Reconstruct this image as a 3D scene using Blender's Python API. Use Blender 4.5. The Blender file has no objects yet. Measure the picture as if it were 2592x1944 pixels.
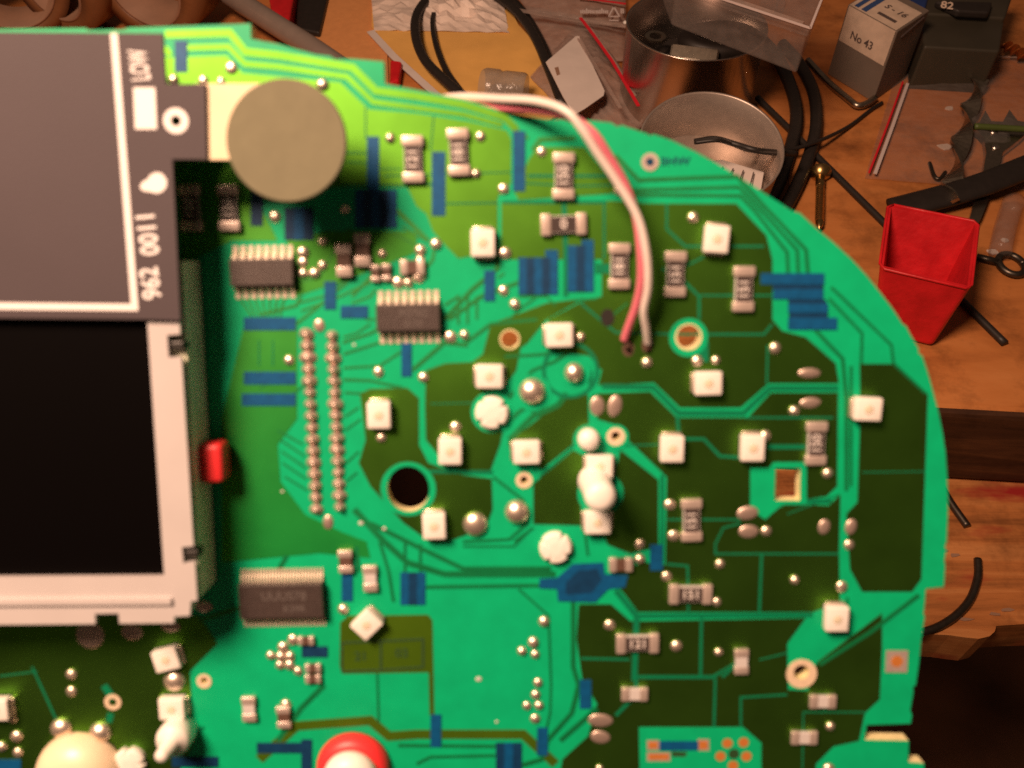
import bpy, bmesh, math, random
from mathutils import Vector, Matrix
from mathutils.geometry import tessellate_polygon

random.seed(7)
SC = bpy.context.scene
COL = SC.collection
SC.unit_settings.scale_length = 0.1          # 1 unit = 100 mm; meshes are in mm under a 0.01 scale
K = 0.01
R = math.radians

# ------------------------------------------------------------------ camera
PITCH, HEIGHT, FPX, BOARD_D = 50.0, 360.0, 2240.0, 130.0
cam = bpy.data.cameras.new("camera")
cam.sensor_width = 36.0
cam.lens = 36.0 * FPX / 2592.0
cam.clip_start, cam.clip_end = 0.05, 200.0
cam.dof.use_dof = True
cam.dof.focus_distance = 3.7
cam.dof.aperture_fstop = 2.45
cam_o = bpy.data.objects.new("camera", cam)
COL.objects.link(cam_o)
cam_o.location = (0, 0, HEIGHT * K)
cam_o.rotation_euler = (R(90 - PITCH), 0, 0)
SC.camera = cam_o

# ------------------------------------------------------------------ world, lamps, exposure
w = bpy.data.worlds.new("World"); SC.world = w; w.use_nodes = True
bg = w.node_tree.nodes["Background"]
bg.inputs[0].default_value = (1.0, 0.62, 0.42, 1); bg.inputs[1].default_value = 0.055
SC.view_settings.view_transform = 'Standard'
SC.view_settings.look = 'None'
SC.view_settings.exposure = 0.0
SC.view_settings.gamma = 1.0
SC.cycles.use_denoising = False
SC.cycles.caustics_reflective = False
SC.cycles.caustics_refractive = False
SC.cycles.sample_clamp_indirect = 2.0

# camera frame and board frame (mm, world)
CAM = Vector((0, 0, HEIGHT))
FW = Vector((0, math.cos(R(PITCH)), -math.sin(R(PITCH))))
RT = Vector((1, 0, 0))
UP = Vector((0, math.sin(R(PITCH)), math.cos(R(PITCH))))
TH, RO = R(8.4), R(1.0)
_v = UP * math.cos(TH) - FW * math.sin(TH)
BN = (-FW) * math.cos(TH) - UP * math.sin(TH)
BX = RT * math.cos(RO) + _v * math.sin(RO)
BY = _v * math.cos(RO) - RT * math.sin(RO)
BC = CAM + FW * BOARD_D
BM = Matrix(((BX.x*K, BY.x*K, BN.x*K, BC.x*K), (BX.y*K, BY.y*K, BN.y*K, BC.y*K),
             (BX.z*K, BY.z*K, BN.z*K, BC.z*K), (0, 0, 0, 1)))

def lamp(name, pos_mm, target_mm, energy, size_mm, color):
    l = bpy.data.lights.new(name, 'AREA'); l.shape = 'DISK'
    l.size = size_mm * K; l.energy = energy; l.color = color
    o = bpy.data.objects.new(name, l); COL.objects.link(o)
    o.location = Vector(pos_mm) * K
    o.rotation_euler = (Vector(target_mm) - Vector(pos_mm)).to_track_quat('-Z', 'Y').to_euler()
    return o

def board_pt(x, y, z): return BC + BX * x + BY * y + BN * z
WARM = (1.0, 0.63, 0.43)
LD = Vector((-0.42, 0.61, 0.67)).normalized()
lp = BC + (BX*LD.x + BY*LD.y + BN*LD.z) * 500
lamp("work_lamp", lp, BC + Vector((60, 150, -120)), 715, 190, WARM)

# ------------------------------------------------------------------ measuring: the photo's 2212 px wide view to points on a plane
F2 = 2592.0 / 2212.0
def ray(vx, vy):
    return FW * FPX + RT * (vx * F2 - 1296) + UP * (972 - vy * F2)
def B(vx, vy, h=0.0):                        # point on the plane h mm above the board, in board mm
    d = ray(vx, vy)
    t = (BC + BN * h - CAM).dot(BN) / d.dot(BN)
    p = CAM + d * t - BC
    return Vector((p.dot(BX), p.dot(BY), h))
def D(vx, vy, z=0.0):                        # point at height z mm over the bench, world mm
    d = ray(vx, vy); t = (z - CAM.z) / d.z
    return CAM + d * t

# ------------------------------------------------------------------ materials
def mat(name, color, rough=0.5, metal=0.0, var=0.0, scale=1.0, spec=0.5, bump=0.0, bscale=None, rvar=0.0, coat=0.0):
    m = bpy.data.materials.new(name); m.use_nodes = True
    nt = m.node_tree; p = nt.nodes["Principled BSDF"]
    p.inputs["Base Color"].default_value = (*color, 1)
    p.inputs["Roughness"].default_value = rough
    p.inputs["Metallic"].default_value = metal
    p.inputs["Specular IOR Level"].default_value = spec
    p.inputs["Coat Weight"].default_value = coat
    tc = nt.nodes.new("ShaderNodeTexCoord")
    if var > 0:
        n = nt.nodes.new("ShaderNodeTexNoise"); n.inputs["Scale"].default_value = scale
        n.inputs["Detail"].default_value = 5
        nt.links.new(tc.outputs["Object"], n.inputs["Vector"])
        r = nt.nodes.new("ShaderNodeValToRGB")
        r.color_ramp.elements[0].position = 0.3; r.color_ramp.elements[1].position = 0.7
        r.color_ramp.elements[0].color = (*[c * (1 - var) for c in color], 1)
        r.color_ramp.elements[1].color = (*[min(1, c * (1 + var)) for c in color], 1)
        nt.links.new(n.outputs["Fac"], r.inputs["Fac"])
        nt.links.new(r.outputs["Color"], p.inputs["Base Color"])
        if rvar > 0:
            mr = nt.nodes.new("ShaderNodeMapRange")
            mr.inputs["To Min"].default_value = max(0.02, rough - rvar); mr.inputs["To Max"].default_value = min(1, rough + rvar)
            nt.links.new(n.outputs["Fac"], mr.inputs["Value"]); nt.links.new(mr.outputs["Result"], p.inputs["Roughness"])
    if bump > 0:
        n2 = nt.nodes.new("ShaderNodeTexNoise"); n2.inputs["Scale"].default_value = bscale or scale * 3
        n2.inputs["Detail"].default_value = 4
        nt.links.new(tc.outputs["Object"], n2.inputs["Vector"])
        b = nt.nodes.new("ShaderNodeBump"); b.inputs["Strength"].default_value = bump; b.inputs["Distance"].default_value = 0.01
        nt.links.new(n2.outputs["Fac"], b.inputs["Height"]); nt.links.new(b.outputs["Normal"], p.inputs["Normal"])
    return m

def clear_mat(name, tint, rough, opacity, gloss_col=(0.9, 0.88, 0.86)):
    m = bpy.data.materials.new(name); m.use_nodes = True
    nt = m.node_tree; nt.nodes.clear()
    out = nt.nodes.new("ShaderNodeOutputMaterial"); mix = nt.nodes.new("ShaderNodeMixShader")
    tr = nt.nodes.new("ShaderNodeBsdfTransparent"); tr.inputs[0].default_value = (*tint, 1)
    pr = nt.nodes.new("ShaderNodeBsdfPrincipled")
    pr.inputs["Base Color"].default_value = (*gloss_col, 1); pr.inputs["Roughness"].default_value = rough
    tc = nt.nodes.new("ShaderNodeTexCoord"); n = nt.nodes.new("ShaderNodeTexNoise")
    n.inputs["Scale"].default_value = 0.12; n.inputs["Detail"].default_value = 4
    nt.links.new(tc.outputs["Object"], n.inputs["Vector"])
    b = nt.nodes.new("ShaderNodeBump"); b.inputs["Strength"].default_value = 0.5; b.inputs["Distance"].default_value = 0.03
    nt.links.new(n.outputs["Fac"], b.inputs["Height"]); nt.links.new(b.outputs["Normal"], pr.inputs["Normal"])
    mr = nt.nodes.new("ShaderNodeMapRange"); mr.inputs["To Min"].default_value = opacity * 0.5; mr.inputs["To Max"].default_value = min(1, opacity * 1.5)
    nt.links.new(n.outputs["Fac"], mr.inputs["Value"])
    nt.links.new(mr.outputs["Result"], mix.inputs[0]); nt.links.new(tr.outputs[0], mix.inputs[1]); nt.links.new(pr.outputs[0], mix.inputs[2])
    nt.links.new(mix.outputs[0], out.inputs[0])
    return m

def wood_mat(name, dark, mid, light, stretch=(0.6, 9, 9), scale=0.012, rough=0.55, red=None):
    m = bpy.data.materials.new(name); m.use_nodes = True
    nt = m.node_tree; p = nt.nodes["Principled BSDF"]; p.inputs["Roughness"].default_value = rough
    p.inputs["Specular IOR Level"].default_value = 0.3
    tc = nt.nodes.new("ShaderNodeTexCoord"); mp = nt.nodes.new("ShaderNodeMapping")
    mp.inputs["Scale"].default_value = stretch
    nt.links.new(tc.outputs["Object"], mp.inputs["Vector"])
    n = nt.nodes.new("ShaderNodeTexNoise"); n.inputs["Scale"].default_value = scale; n.inputs["Detail"].default_value = 9
    n.inputs["Roughness"].default_value = 0.65; n.inputs["Distortion"].default_value = 0.4
    nt.links.new(mp.outputs["Vector"], n.inputs["Vector"])
    r = nt.nodes.new("ShaderNodeValToRGB"); e = r.color_ramp.elements
    e[0].position = 0.30; e[0].color = (*dark, 1); e[1].position = 0.72; e[1].color = (*light, 1)
    k = e.new(0.5); k.color = (*mid, 1)
    nt.links.new(n.outputs["Fac"], r.inputs["Fac"])
    # worn blotches and stains
    n2 = nt.nodes.new("ShaderNodeTexNoise"); n2.inputs["Scale"].default_value = 0.022; n2.inputs["Detail"].default_value = 8
    n2.inputs["Roughness"].default_value = 0.7
    nt.links.new(tc.outputs["Object"], n2.inputs["Vector"])
    r2 = nt.nodes.new("ShaderNodeValToRGB")
    r2.color_ramp.elements[0].position = 0.33; r2.color_ramp.elements[0].color = (0.35, 0.33, 0.32, 1)
    r2.color_ramp.elements[1].position = 0.52; r2.color_ramp.elements[1].color = (1, 1, 1, 1)
    nt.links.new(n2.outputs["Fac"], r2.inputs["Fac"])
    mx = nt.nodes.new("ShaderNodeMixRGB"); mx.blend_type = 'MULTIPLY'; mx.inputs[0].default_value = 0.75
    nt.links.new(r.outputs["Color"], mx.inputs[1]); nt.links.new(r2.outputs["Color"], mx.inputs[2])
    last = mx
    if red:
        n3 = nt.nodes.new("ShaderNodeTexNoise"); n3.inputs["Scale"].default_value = 0.03; n3.inputs["Detail"].default_value = 6
        mp3 = nt.nodes.new("ShaderNodeMapping"); mp3.inputs["Scale"].default_value = (0.5, 1.6, 1); mp3.inputs["Location"].default_value = (31, 7, 0)
        nt.links.new(tc.outputs["Object"], mp3.inputs["Vector"]); nt.links.new(mp3.outputs["Vector"], n3.inputs["Vector"])
        r3 = nt.nodes.new("ShaderNodeValToRGB"); r3.color_ramp.elements[0].position = 0.57; r3.color_ramp.elements[1].position = 0.70
        nt.links.new(n3.outputs["Fac"], r3.inputs["Fac"])
        mx3 = nt.nodes.new("ShaderNodeMixRGB"); mx3.inputs[2].default_value = (*red, 1)
        nt.links.new(r3.outputs["Color"], mx3.inputs[0]); nt.links.new(mx.outputs[0], mx3.inputs[1]); last = mx3
    nt.links.new(last.outputs[0], p.inputs["Base Color"])
    b = nt.nodes.new("ShaderNodeBump"); b.inputs["Strength"].default_value = 0.35; b.inputs["Distance"].default_value = 0.01
    nt.links.new(n.outputs["Fac"], b.inputs["Height"]); nt.links.new(b.outputs["Normal"], p.inputs["Normal"])
    return m

def mask_copper(name, diff, gloss, rough, bev=0.0):
    """green lacquer over copper: dark body colour with a broad coloured sheen from the foil under it"""
    m = bpy.data.materials.new(name); m.use_nodes = True
    nt = m.node_tree; nt.nodes.clear()
    out = nt.nodes.new("ShaderNodeOutputMaterial"); add = nt.nodes.new("ShaderNodeAddShader")
    d = nt.nodes.new("ShaderNodeBsdfDiffuse"); g = nt.nodes.new("ShaderNodeBsdfGlossy")
    g.distribution = 'BECKMANN'; g.inputs["Roughness"].default_value = rough
    tc = nt.nodes.new("ShaderNodeTexCoord"); n = nt.nodes.new("ShaderNodeTexNoise")
    n.inputs["Scale"].default_value = 0.12; n.inputs["Detail"].default_value = 6
    nt.links.new(tc.outputs["Object"], n.inputs["Vector"])
    for node, col in ((d, diff), (g, gloss)):
        r = nt.nodes.new("ShaderNodeValToRGB")
        r.color_ramp.elements[0].position = 0.3; r.color_ramp.elements[1].position = 0.7
        r.color_ramp.elements[0].color = (*[c*0.86 for c in col], 1); r.color_ramp.elements[1].color = (*[min(1, c*1.12) for c in col], 1)
        nt.links.new(n.outputs["Fac"], r.inputs["Fac"]); nt.links.new(r.outputs["Color"], node.inputs["Color"])
    nt.links.new(d.outputs[0], add.inputs[0]); nt.links.new(g.outputs[0], add.inputs[1]); nt.links.new(add.outputs[0], out.inputs[0])
    return m

M = dict(
    mask=mat("green_solder_mask", (0.001, 0.40, 0.170), 0.42, var=0.07, scale=0.25, spec=0.35),
    copper=mask_copper("mask_over_copper", (0.0095, 0.024, 0.0035), (0.095, 0.30, 0.026), 0.505),
    olive=mask_copper("mask_over_thin_copper", (0.040, 0.085, 0.005), (0.09, 0.22, 0.02), 0.505),
    trace=mask_copper("mask_over_trace", (0.004, 0.14, 0.05), (0.05, 0.11, 0.01), 0.50),
    green2=mask_copper("mask_over_inner_copper", (0.006, 0.18, 0.034), (0.06, 0.13, 0.01), 0.50),
    gap=mat("mask_in_gap", (0.001, 0.17, 0.075), 0.42, var=0.06, scale=0.3, spec=0.35),
    fr4=mat("laminate_edge", (0.72, 0.66, 0.36), 0.6, var=0.12, scale=1.2),
    solder=mat("solder", (0.88, 0.74, 0.62), 0.36, metal=0.88, var=0.06, scale=1.5, bump=0.05, bscale=2),
    dullsolder=mat("dull_solder", (0.58, 0.45, 0.39), 0.40, metal=0.72, var=0.10, scale=1.2),
    tin=mat("tinned_pad", (0.72, 0.60, 0.54), 0.40, metal=0.62, var=0.10, scale=1.5),
    pinm=mat("pin_metal", (0.86, 0.74, 0.60), 0.36, metal=0.45, var=0.06, scale=1.5),
    pale=mat("pale_tin", (0.80, 0.64, 0.46), 0.45, metal=0.2, var=0.08, scale=1.5),
    bare=mat("bare_copper", (0.62, 0.22, 0.05), 0.42, metal=0.3, var=0.12, scale=1.5),
    ledw=mat("led_housing_white", (0.80, 0.77, 0.72), 0.45, var=0.03, scale=1),
    ledy=mat("led_resin", (0.66, 0.60, 0.46), 0.25, var=0.05, scale=1.5),
    ceramic=mat("ceramic_white", (0.55, 0.52, 0.51), 0.5, var=0.05, scale=1.5),
    coat=mat("resistor_coating", (0.045, 0.032, 0.03), 0.45, var=0.1, scale=1.5),
    mark=mat("resistor_print", (0.62, 0.58, 0.56), 0.6),
    capb=mat("capacitor_brown", (0.10, 0.055, 0.04), 0.5, var=0.1, scale=2),
    icb=mat("package_plastic", (0.042, 0.029, 0.026), 0.50, var=0.15, scale=1.0, spec=0.6, bump=0.2, bscale=4),
    icm=mat("package_print", (0.095, 0.080, 0.075), 0.6),
    blue=mat("blue_jumper_ink", (0.001, 0.075, 0.21), 0.48, var=0.15, scale=0.8, spec=0.35),
    bluedk=mat("dark_blue_ink", (0.002, 0.035, 0.10), 0.5, var=0.15, scale=0.8, spec=0.35),
    legend=mat("legend_ink", (0.02, 0.06, 0.02), 0.5),
    white=mat("white_plastic", (0.82, 0.79, 0.74), 0.4, var=0.03, scale=0.5),
    cream=mat("cream_plastic", (0.80, 0.66, 0.46), 0.35, var=0.04, scale=0.3),
    redp=mat("red_plastic", (0.80, 0.035, 0.04), 0.42, var=0.06, scale=0.3),
    card=mat("grey_printed_film", (0.062, 0.049, 0.056), 0.62, var=0.05, scale=0.06, spec=0.3, bump=0.05, bscale=3),
    print=mat("white_print", (0.82, 0.80, 0.80), 0.6),
    screen=mat("black_screen", (0.0015, 0.001, 0.001), 0.5, spec=0.05),
    frame=mat("white_bezel_metal", (0.55, 0.52, 0.52), 0.42, metal=0.15, var=0.03, scale=0.15),
    tray=mat("grey_green_tray", (0.70, 0.72, 0.55), 0.5, var=0.08, scale=0.2),
    felt=mat("grey_disc", (0.175, 0.165, 0.105), 0.75, var=0.05, scale=0.5, spec=0.2),
    dark=mat("dark_metal", (0.02, 0.018, 0.016), 0.45),
    wirew=mat("white_pvc", (0.64, 0.57, 0.53), 0.38, var=0.04, scale=0.4),
    wirer=mat("red_pvc", (0.60, 0.15, 0.20), 0.4, var=0.06, scale=0.4),
    bench=wood_mat("bench_wood", (0.36, 0.125, 0.034), (0.50, 0.185, 0.052), (0.58, 0.235, 0.075), stretch=(1.0, 3.5, 3.5)),
    plank=wood_mat("worn_plank_wood", (0.22, 0.08, 0.024), (0.46, 0.17, 0.05), (0.62, 0.28, 0.10), red=(0.30, 0.02, 0.018)),
    edge=wood_mat("stained_shaded_edge_wood", (0.02, 0.009, 0.005), (0.06, 0.025, 0.012), (0.13, 0.055, 0.022)),  # dark stained wood; the circuit board's shadow is put into this colour too
    floor=mat("dark_floor", (0.26, 0.12, 0.06), 0.8, var=0.6, scale=0.006),
    rubber=mat("black_rubber", (0.018, 0.014, 0.012), 0.5, var=0.15, scale=0.2),
    steel=mat("polished_steel", (0.58, 0.52, 0.47), 0.27, metal=1.0, var=0.05, scale=0.1),
    brushed=mat("brushed_steel", (0.55, 0.46, 0.40), 0.42, metal=0.75, var=0.06, scale=0.2),
    zinc=mat("zinc_plate", (0.42, 0.37, 0.30), 0.32, metal=1.0, var=0.15, scale=0.4),
    brass=mat("brass_screw", (0.55, 0.36, 0.14), 0.3, metal=1.0, var=0.15, scale=0.4),
    darksteel=mat("dark_steel", (0.10, 0.085, 0.07), 0.4, metal=0.9, var=0.2, scale=0.4),
    envelope=mat("manila_paper", (0.80, 0.45, 0.12), 0.75, var=0.10, scale=0.03, bump=0.4, bscale=0.08),
    paper=mat("white_paper", (0.66, 0.58, 0.54), 0.75, var=0.05, scale=0.05, bump=0.2, bscale=0.1),
    lightensheet=mat("bench_lightening_tan", (0.68, 0.30, 0.105), 0.75, var=0.06, scale=0.2, bump=0.15, bscale=0.8),
    foil=mat("crumpled_wrapper", (0.72, 0.60, 0.53), 0.5, var=0.22, scale=0.05, bump=0.3, bscale=0.15),
    carton=mat("grey_carton", (0.16, 0.125, 0.10), 0.7, var=0.08, scale=0.05),
    cartonlabel=mat("carton_label", (0.60, 0.47, 0.37), 0.65, var=0.14, scale=0.10),
    inkblue=mat("label_blue", (0.03, 0.07, 0.20), 0.6),
    inkblack=mat("label_black", (0.09, 0.065, 0.06), 0.6),
    darkbox=mat("dark_green_box", (0.042, 0.036, 0.024), 0.55, var=0.12, scale=0.04),
    bluebox=mat("blue_plastic", (0.012, 0.035, 0.15), 0.45, var=0.08, scale=0.05),
    binred=mat("bin_red", (0.58, 0.010, 0.016), 0.48, var=0.16, scale=0.10, bump=0.25, bscale=0.35, rvar=0.12),
    redline=mat("red_zip_line", (0.65, 0.015, 0.03), 0.45),
    tape=mat("brown_tape", (0.20, 0.085, 0.035), 0.4, var=0.1, scale=0.08),
    core=mat("card_core", (0.30, 0.17, 0.11), 0.7, var=0.1, scale=0.08),
    rod=mat("grey_rod", (0.36, 0.29, 0.25), 0.35, metal=0.4, var=0.06, scale=0.1),
    green=mat("green_plastic", (0.07, 0.10, 0.02), 0.5, var=0.1, scale=0.1),
    orange=mat("copper_bit", (0.45, 0.13, 0.03), 0.35, metal=0.7, var=0.15, scale=0.3),
    bag=clear_mat("clear_bag_film", (0.93, 0.90, 0.88), 0.22, 0.045),
    haze_bag=clear_mat("milky_bag_film", (0.90, 0.85, 0.84), 0.30, 0.30, (0.62, 0.50, 0.44)),
    clearbox=clear_mat("clear_box_plastic", (0.88, 0.85, 0.84), 0.18, 0.13, (0.55, 0.47, 0.43)),
    sleeve=clear_mat("grey_clear_sleeve", (0.75, 0.73, 0.70), 0.15, 0.42, (0.42, 0.38, 0.34)),
    bagprint=mat("pale_bag_print", (0.62, 0.52, 0.50), 0.6),
)

# ------------------------------------------------------------------ mesh helpers (mm)
def new_obj(name, me, m, parent=None, smooth=False):
    if m is not None:
        for x in (m if isinstance(m, (list, tuple)) else [m]): me.materials.append(x)
    if smooth:
        for p in me.polygons: p.use_smooth = True
    o = bpy.data.objects.new(name, me); COL.objects.link(o)
    if parent is not None: o.parent = parent
    else: o.scale = (K, K, K)
    return o

def copy_obj(src, parent, loc=None, rotz=None):
    o = src.copy(); COL.objects.link(o); o.parent = parent
    if loc is not None: o.location = loc
    if rotz is not None: o.rotation_euler = (0, 0, rotz)
    return o

def tag(o, label, cat, group=None, kind=None):
    if label: o["label"] = label
    if cat: o["category"] = cat
    if group: o["group"] = group
    if kind: o["kind"] = kind
    return o

def empty(name, loc=(0, 0, 0), rz=0.0):
    o = bpy.data.objects.new(name, None); COL.objects.link(o)
    o.location = Vector(loc) * K; o.rotation_euler = (0, 0, rz); o.scale = (K, K, K)
    o.empty_display_size = 5
    return o

def pydata(verts, faces):
    me = bpy.data.meshes.new("m"); me.from_pydata([tuple(v) for v in verts], [], faces); me.validate(); me.update()
    return me

def area2(c): return sum(c[i][0]*c[(i+1) % len(c)][1] - c[(i+1) % len(c)][0]*c[i][1] for i in range(len(c)))

def prism(contours, z0, z1, bottom=True, side_slot=None):
    """solid from an outline with holes; list of 2D contours, first is the outer one"""
    cs = []
    for i, c in enumerate(contours):
        c = [(p[0], p[1]) for p in c]
        a = area2(c)
        if (i == 0 and a < 0) or (i > 0 and a > 0): c.reverse()
        cs.append(c)
    tris = tessellate_polygon([[Vector((x, y, 0)) for x, y in c] for c in cs])
    flat = [p for c in cs for p in c]; n = len(flat)
    V = [(x, y, z1) for x, y in flat] + [(x, y, z0) for x, y in flat]
    F, mi = [], []
    for t in tris:
        a, b, c = t
        s = (flat[b][0]-flat[a][0])*(flat[c][1]-flat[a][1]) - (flat[c][0]-flat[a][0])*(flat[b][1]-flat[a][1])
        if abs(s) < 1e-12: continue
        if s < 0: b, c = c, b
        F.append((a, b, c)); mi.append(0)
        if bottom: F.append((a+n, c+n, b+n)); mi.append(0)
    k = 0
    for c in cs:
        L = len(c)
        for i in range(L):
            a, b = k+i, k+(i+1) % L
            F.append((a, a+n, b+n, b)); mi.append(1 if side_slot else 0)
        k += L
    me = bpy.data.meshes.new("m"); me.from_pydata(V, [], F)
    for p, s in zip(me.polygons, mi): p.material_index = s
    me.update()
    return me

def circle(cx, cy, r, n=28, ry=None, rot=0):
    ry = ry or r; out = []
    for i in range(n):
        a = 2*math.pi*i/n; x, y = r*math.cos(a), ry*math.sin(a)
        out.append((cx + x*math.cos(rot) - y*math.sin(rot), cy + x*math.sin(rot) + y*math.cos(rot)))
    return out

def ribbon(pts, wd):
    P = [Vector((p[0], p[1])) for p in pts]; L, Rr = [], []
    for i in range(len(P)):
        d0 = (P[i]-P[i-1]).normalized() if i else (P[1]-P[0]).normalized()
        d1 = (P[i+1]-P[i]).normalized() if i < len(P)-1 else d0
        t = (d0+d1)
        t = t.normalized() if t.length > 1e-6 else d0
        nrm = Vector((-t.y, t.x)); c = max(0.35, nrm.dot(Vector((-d0.y, d0.x))))
        L.append(P[i] + nrm*wd/2/c); Rr.append(P[i] - nrm*wd/2/c)
    return [tuple(p) for p in L] + [tuple(p) for p in reversed(Rr)]

def rbox(sx, sy, sz, bev=0.1, seg=2, z0=0.0):
    bm = bmesh.new(); bmesh.ops.create_cube(bm, size=1.0)
    for v in bm.verts: v.co = Vector((v.co.x*sx, v.co.y*sy, (v.co.z+0.5)*sz + z0))
    if bev > 0: bmesh.ops.bevel(bm, geom=list(bm.edges), offset=bev, segments=seg, profile=0.5, affect='EDGES')
    me = bpy.data.meshes.new("m"); bm.to_mesh(me); bm.free(); return me

def lathe(prof, n=24, close=True):
    V, F = [], []
    for r, z in prof:
        for i in range(n):
            a = 2*math.pi*i/n; V.append((r*math.cos(a), r*math.sin(a), z))
    for j in range(len(prof)-1):
        for i in range(n):
            a, b = j*n+i, j*n+(i+1) % n
            F.append((a, b, b+n, a+n))
    if close:
        if prof[0][0] > 1e-6: F.append(tuple(reversed(range(n))))
        if prof[-1][0] > 1e-6: F.append(tuple((len(prof)-1)*n+i for i in range(n)))
    return pydata(V, F)

def dome(r, h, n=14, k=5):
    return lathe([(r*math.cos(a), h*math.sin(a)) for a in [math.pi/2*i/k*0.999 for i in range(k+1)]], n)

def catmull(P, sub=6):
    P = [Vector(p) for p in P]; out = []
    for i in range(len(P)-1):
        p0 = P[i-1] if i else P[0]*2-P[1]
        p1, p2 = P[i], P[i+1]
        p3 = P[i+2] if i+2 < len(P) else P[-1]*2-P[-2]
        for s in range(sub):
            t = s/sub
            out.append(0.5*((2*p1)+(-p0+p2)*t+(2*p0-5*p1+4*p2-p3)*t*t+(-p0+3*p1-3*p2+p3)*t**3))
    out.append(P[-1]); return out

def tube(path, r, n=10, flat=1.0, twist=None, cap=True):
    V, F = [], []; up = Vector((0, 0, 1)); prev = None; m = len(path)
    for i, p in enumerate(path):
        t = (path[min(i+1, m-1)] - path[max(i-1, 0)]).normalized()
        if prev is None:
            ref = up if abs(t.dot(up)) < 0.9 else Vector((1, 0, 0))
            s = t.cross(ref).normalized()
        else:
            s = (prev - t*prev.dot(t)).normalized()
        prev = s; u = s.cross(t).normalized()
        rr = r[i] if isinstance(r, (list, tuple)) else r
        tw = (twist*i/m) if twist else 0
        for j in range(n):
            a = 2*math.pi*j/n
            x, y = rr*math.cos(a), rr*flat*math.sin(a)
            xx, yy = x*math.cos(tw)-y*math.sin(tw), x*math.sin(tw)+y*math.cos(tw)
            V.append(p + s*xx + u*yy)
    for i in range(m-1):
        for j in range(n):
            a, b = i*n+j, i*n+(j+1) % n
            F.append((a, b, b+n, a+n))
    if cap: F.append(tuple(reversed(range(n)))); F.append(tuple((m-1)*n+j for j in range(n)))
    return pydata(V, F)

def text_mesh(s, size, thick=0.02):
    cu = bpy.data.curves.new("t", 'FONT'); cu.body = s; cu.size = size
    cu.align_x = 'CENTER'; cu.align_y = 'CENTER'; cu.extrude = thick; cu.offset = size*0.018; cu.resolution_u = 3
    o = bpy.data.objects.new("t", cu); COL.objects.link(o)
    dg = bpy.context.evaluated_depsgraph_get()
    me = bpy.data.meshes.new_from_object(o.evaluated_get(dg))
    bpy.data.objects.remove(o); bpy.data.curves.remove(cu); me.materials.clear()
    return me

def thing_mesh(name, me, m, label, cat, group=None, smooth=False, kind=None):
    """a one-mesh thing: mesh given in world mm, origin moved to its base"""
    xs = [v.co.x for v in me.vertices]; ys = [v.co.y for v in me.vertices]; zs = [v.co.z for v in me.vertices]
    c = Vector(((min(xs)+max(xs))/2, (min(ys)+max(ys))/2, min(zs)))
    for v in me.vertices: v.co -= c
    o = new_obj(name, me, m, None, smooth); o.location = c * K
    return tag(o, label, cat, group, kind)

def part_at(name, me, m, parent, origin, smooth=False):
    """a part given in world mm under an unrotated root standing at origin"""
    for v in me.vertices: v.co -= Vector(origin)
    return new_obj(name, me, m, parent, smooth)

# ------------------------------------------------------------------ the setting: bench, worn plank in front of it, dark floor
EA, EB = D(2050, 888), D(2212, 897)                       # the bench's front edge runs slightly askew
ED = (EB - EA).normalized(); EN = Vector((-ED.y, ED.x, 0))
slab = rbox(2600, 900, 62, 5, 3, z0=-62)
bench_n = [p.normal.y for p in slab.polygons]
for v in slab.vertices:
    q = EA + ED*v.co.x + EN*(v.co.y + 450); v.co = Vector((q.x, q.y, v.co.z))
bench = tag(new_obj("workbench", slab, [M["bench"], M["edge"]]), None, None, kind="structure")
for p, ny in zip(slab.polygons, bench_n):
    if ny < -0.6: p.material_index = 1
pl_z = -63.0
front = [D(1480, 1330, pl_z), D(1560, 1362, pl_z), D(1993, 1369, pl_z), D(2052, 1372, pl_z), D(2085, 1377, pl_z), D(2114, 1380, pl_z), D(2138, 1374, pl_z), D(2149, 1364, pl_z),
         D(2152, 1352, pl_z), D(2212, 1348, pl_z), D(2500, 1340, pl_z)]
qa, qb = EA + ED*500 + EN*60, EA - ED*700 + EN*60
outline = [(p.x, p.y) for p in front] + [(front[-1].x, qa.y), (qa.x, qa.y), (front[0].x - 12, qb.y + (qa.y-qb.y)*0.55), (front[0].x - 6, front[0].y + 30)]
me = prism([outline], -90, pl_z)
tag(new_obj("bench_front_plank", me, M["plank"]), None, None, kind="structure")
fl = pydata([(-6000, -4000, -760), (6000, -4000, -760), (6000, 6000, -760), (-6000, 6000, -760)], [(0, 1, 2, 3)])
tag(new_obj("floor", fl, M["floor"]), None, None, kind="structure")

# ------------------------------------------------------------------ circuit board
pcb = bpy.data.objects.new("circuit_board", None); COL.objects.link(pcb); pcb.matrix_world = BM
tag(pcb, "green printed circuit board with curved right edge, studded with white LEDs and chips", "circuit board")

def BP(pts, h=0.0): return [tuple(B(x, y, h)[:2]) for x, y in pts]

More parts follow.
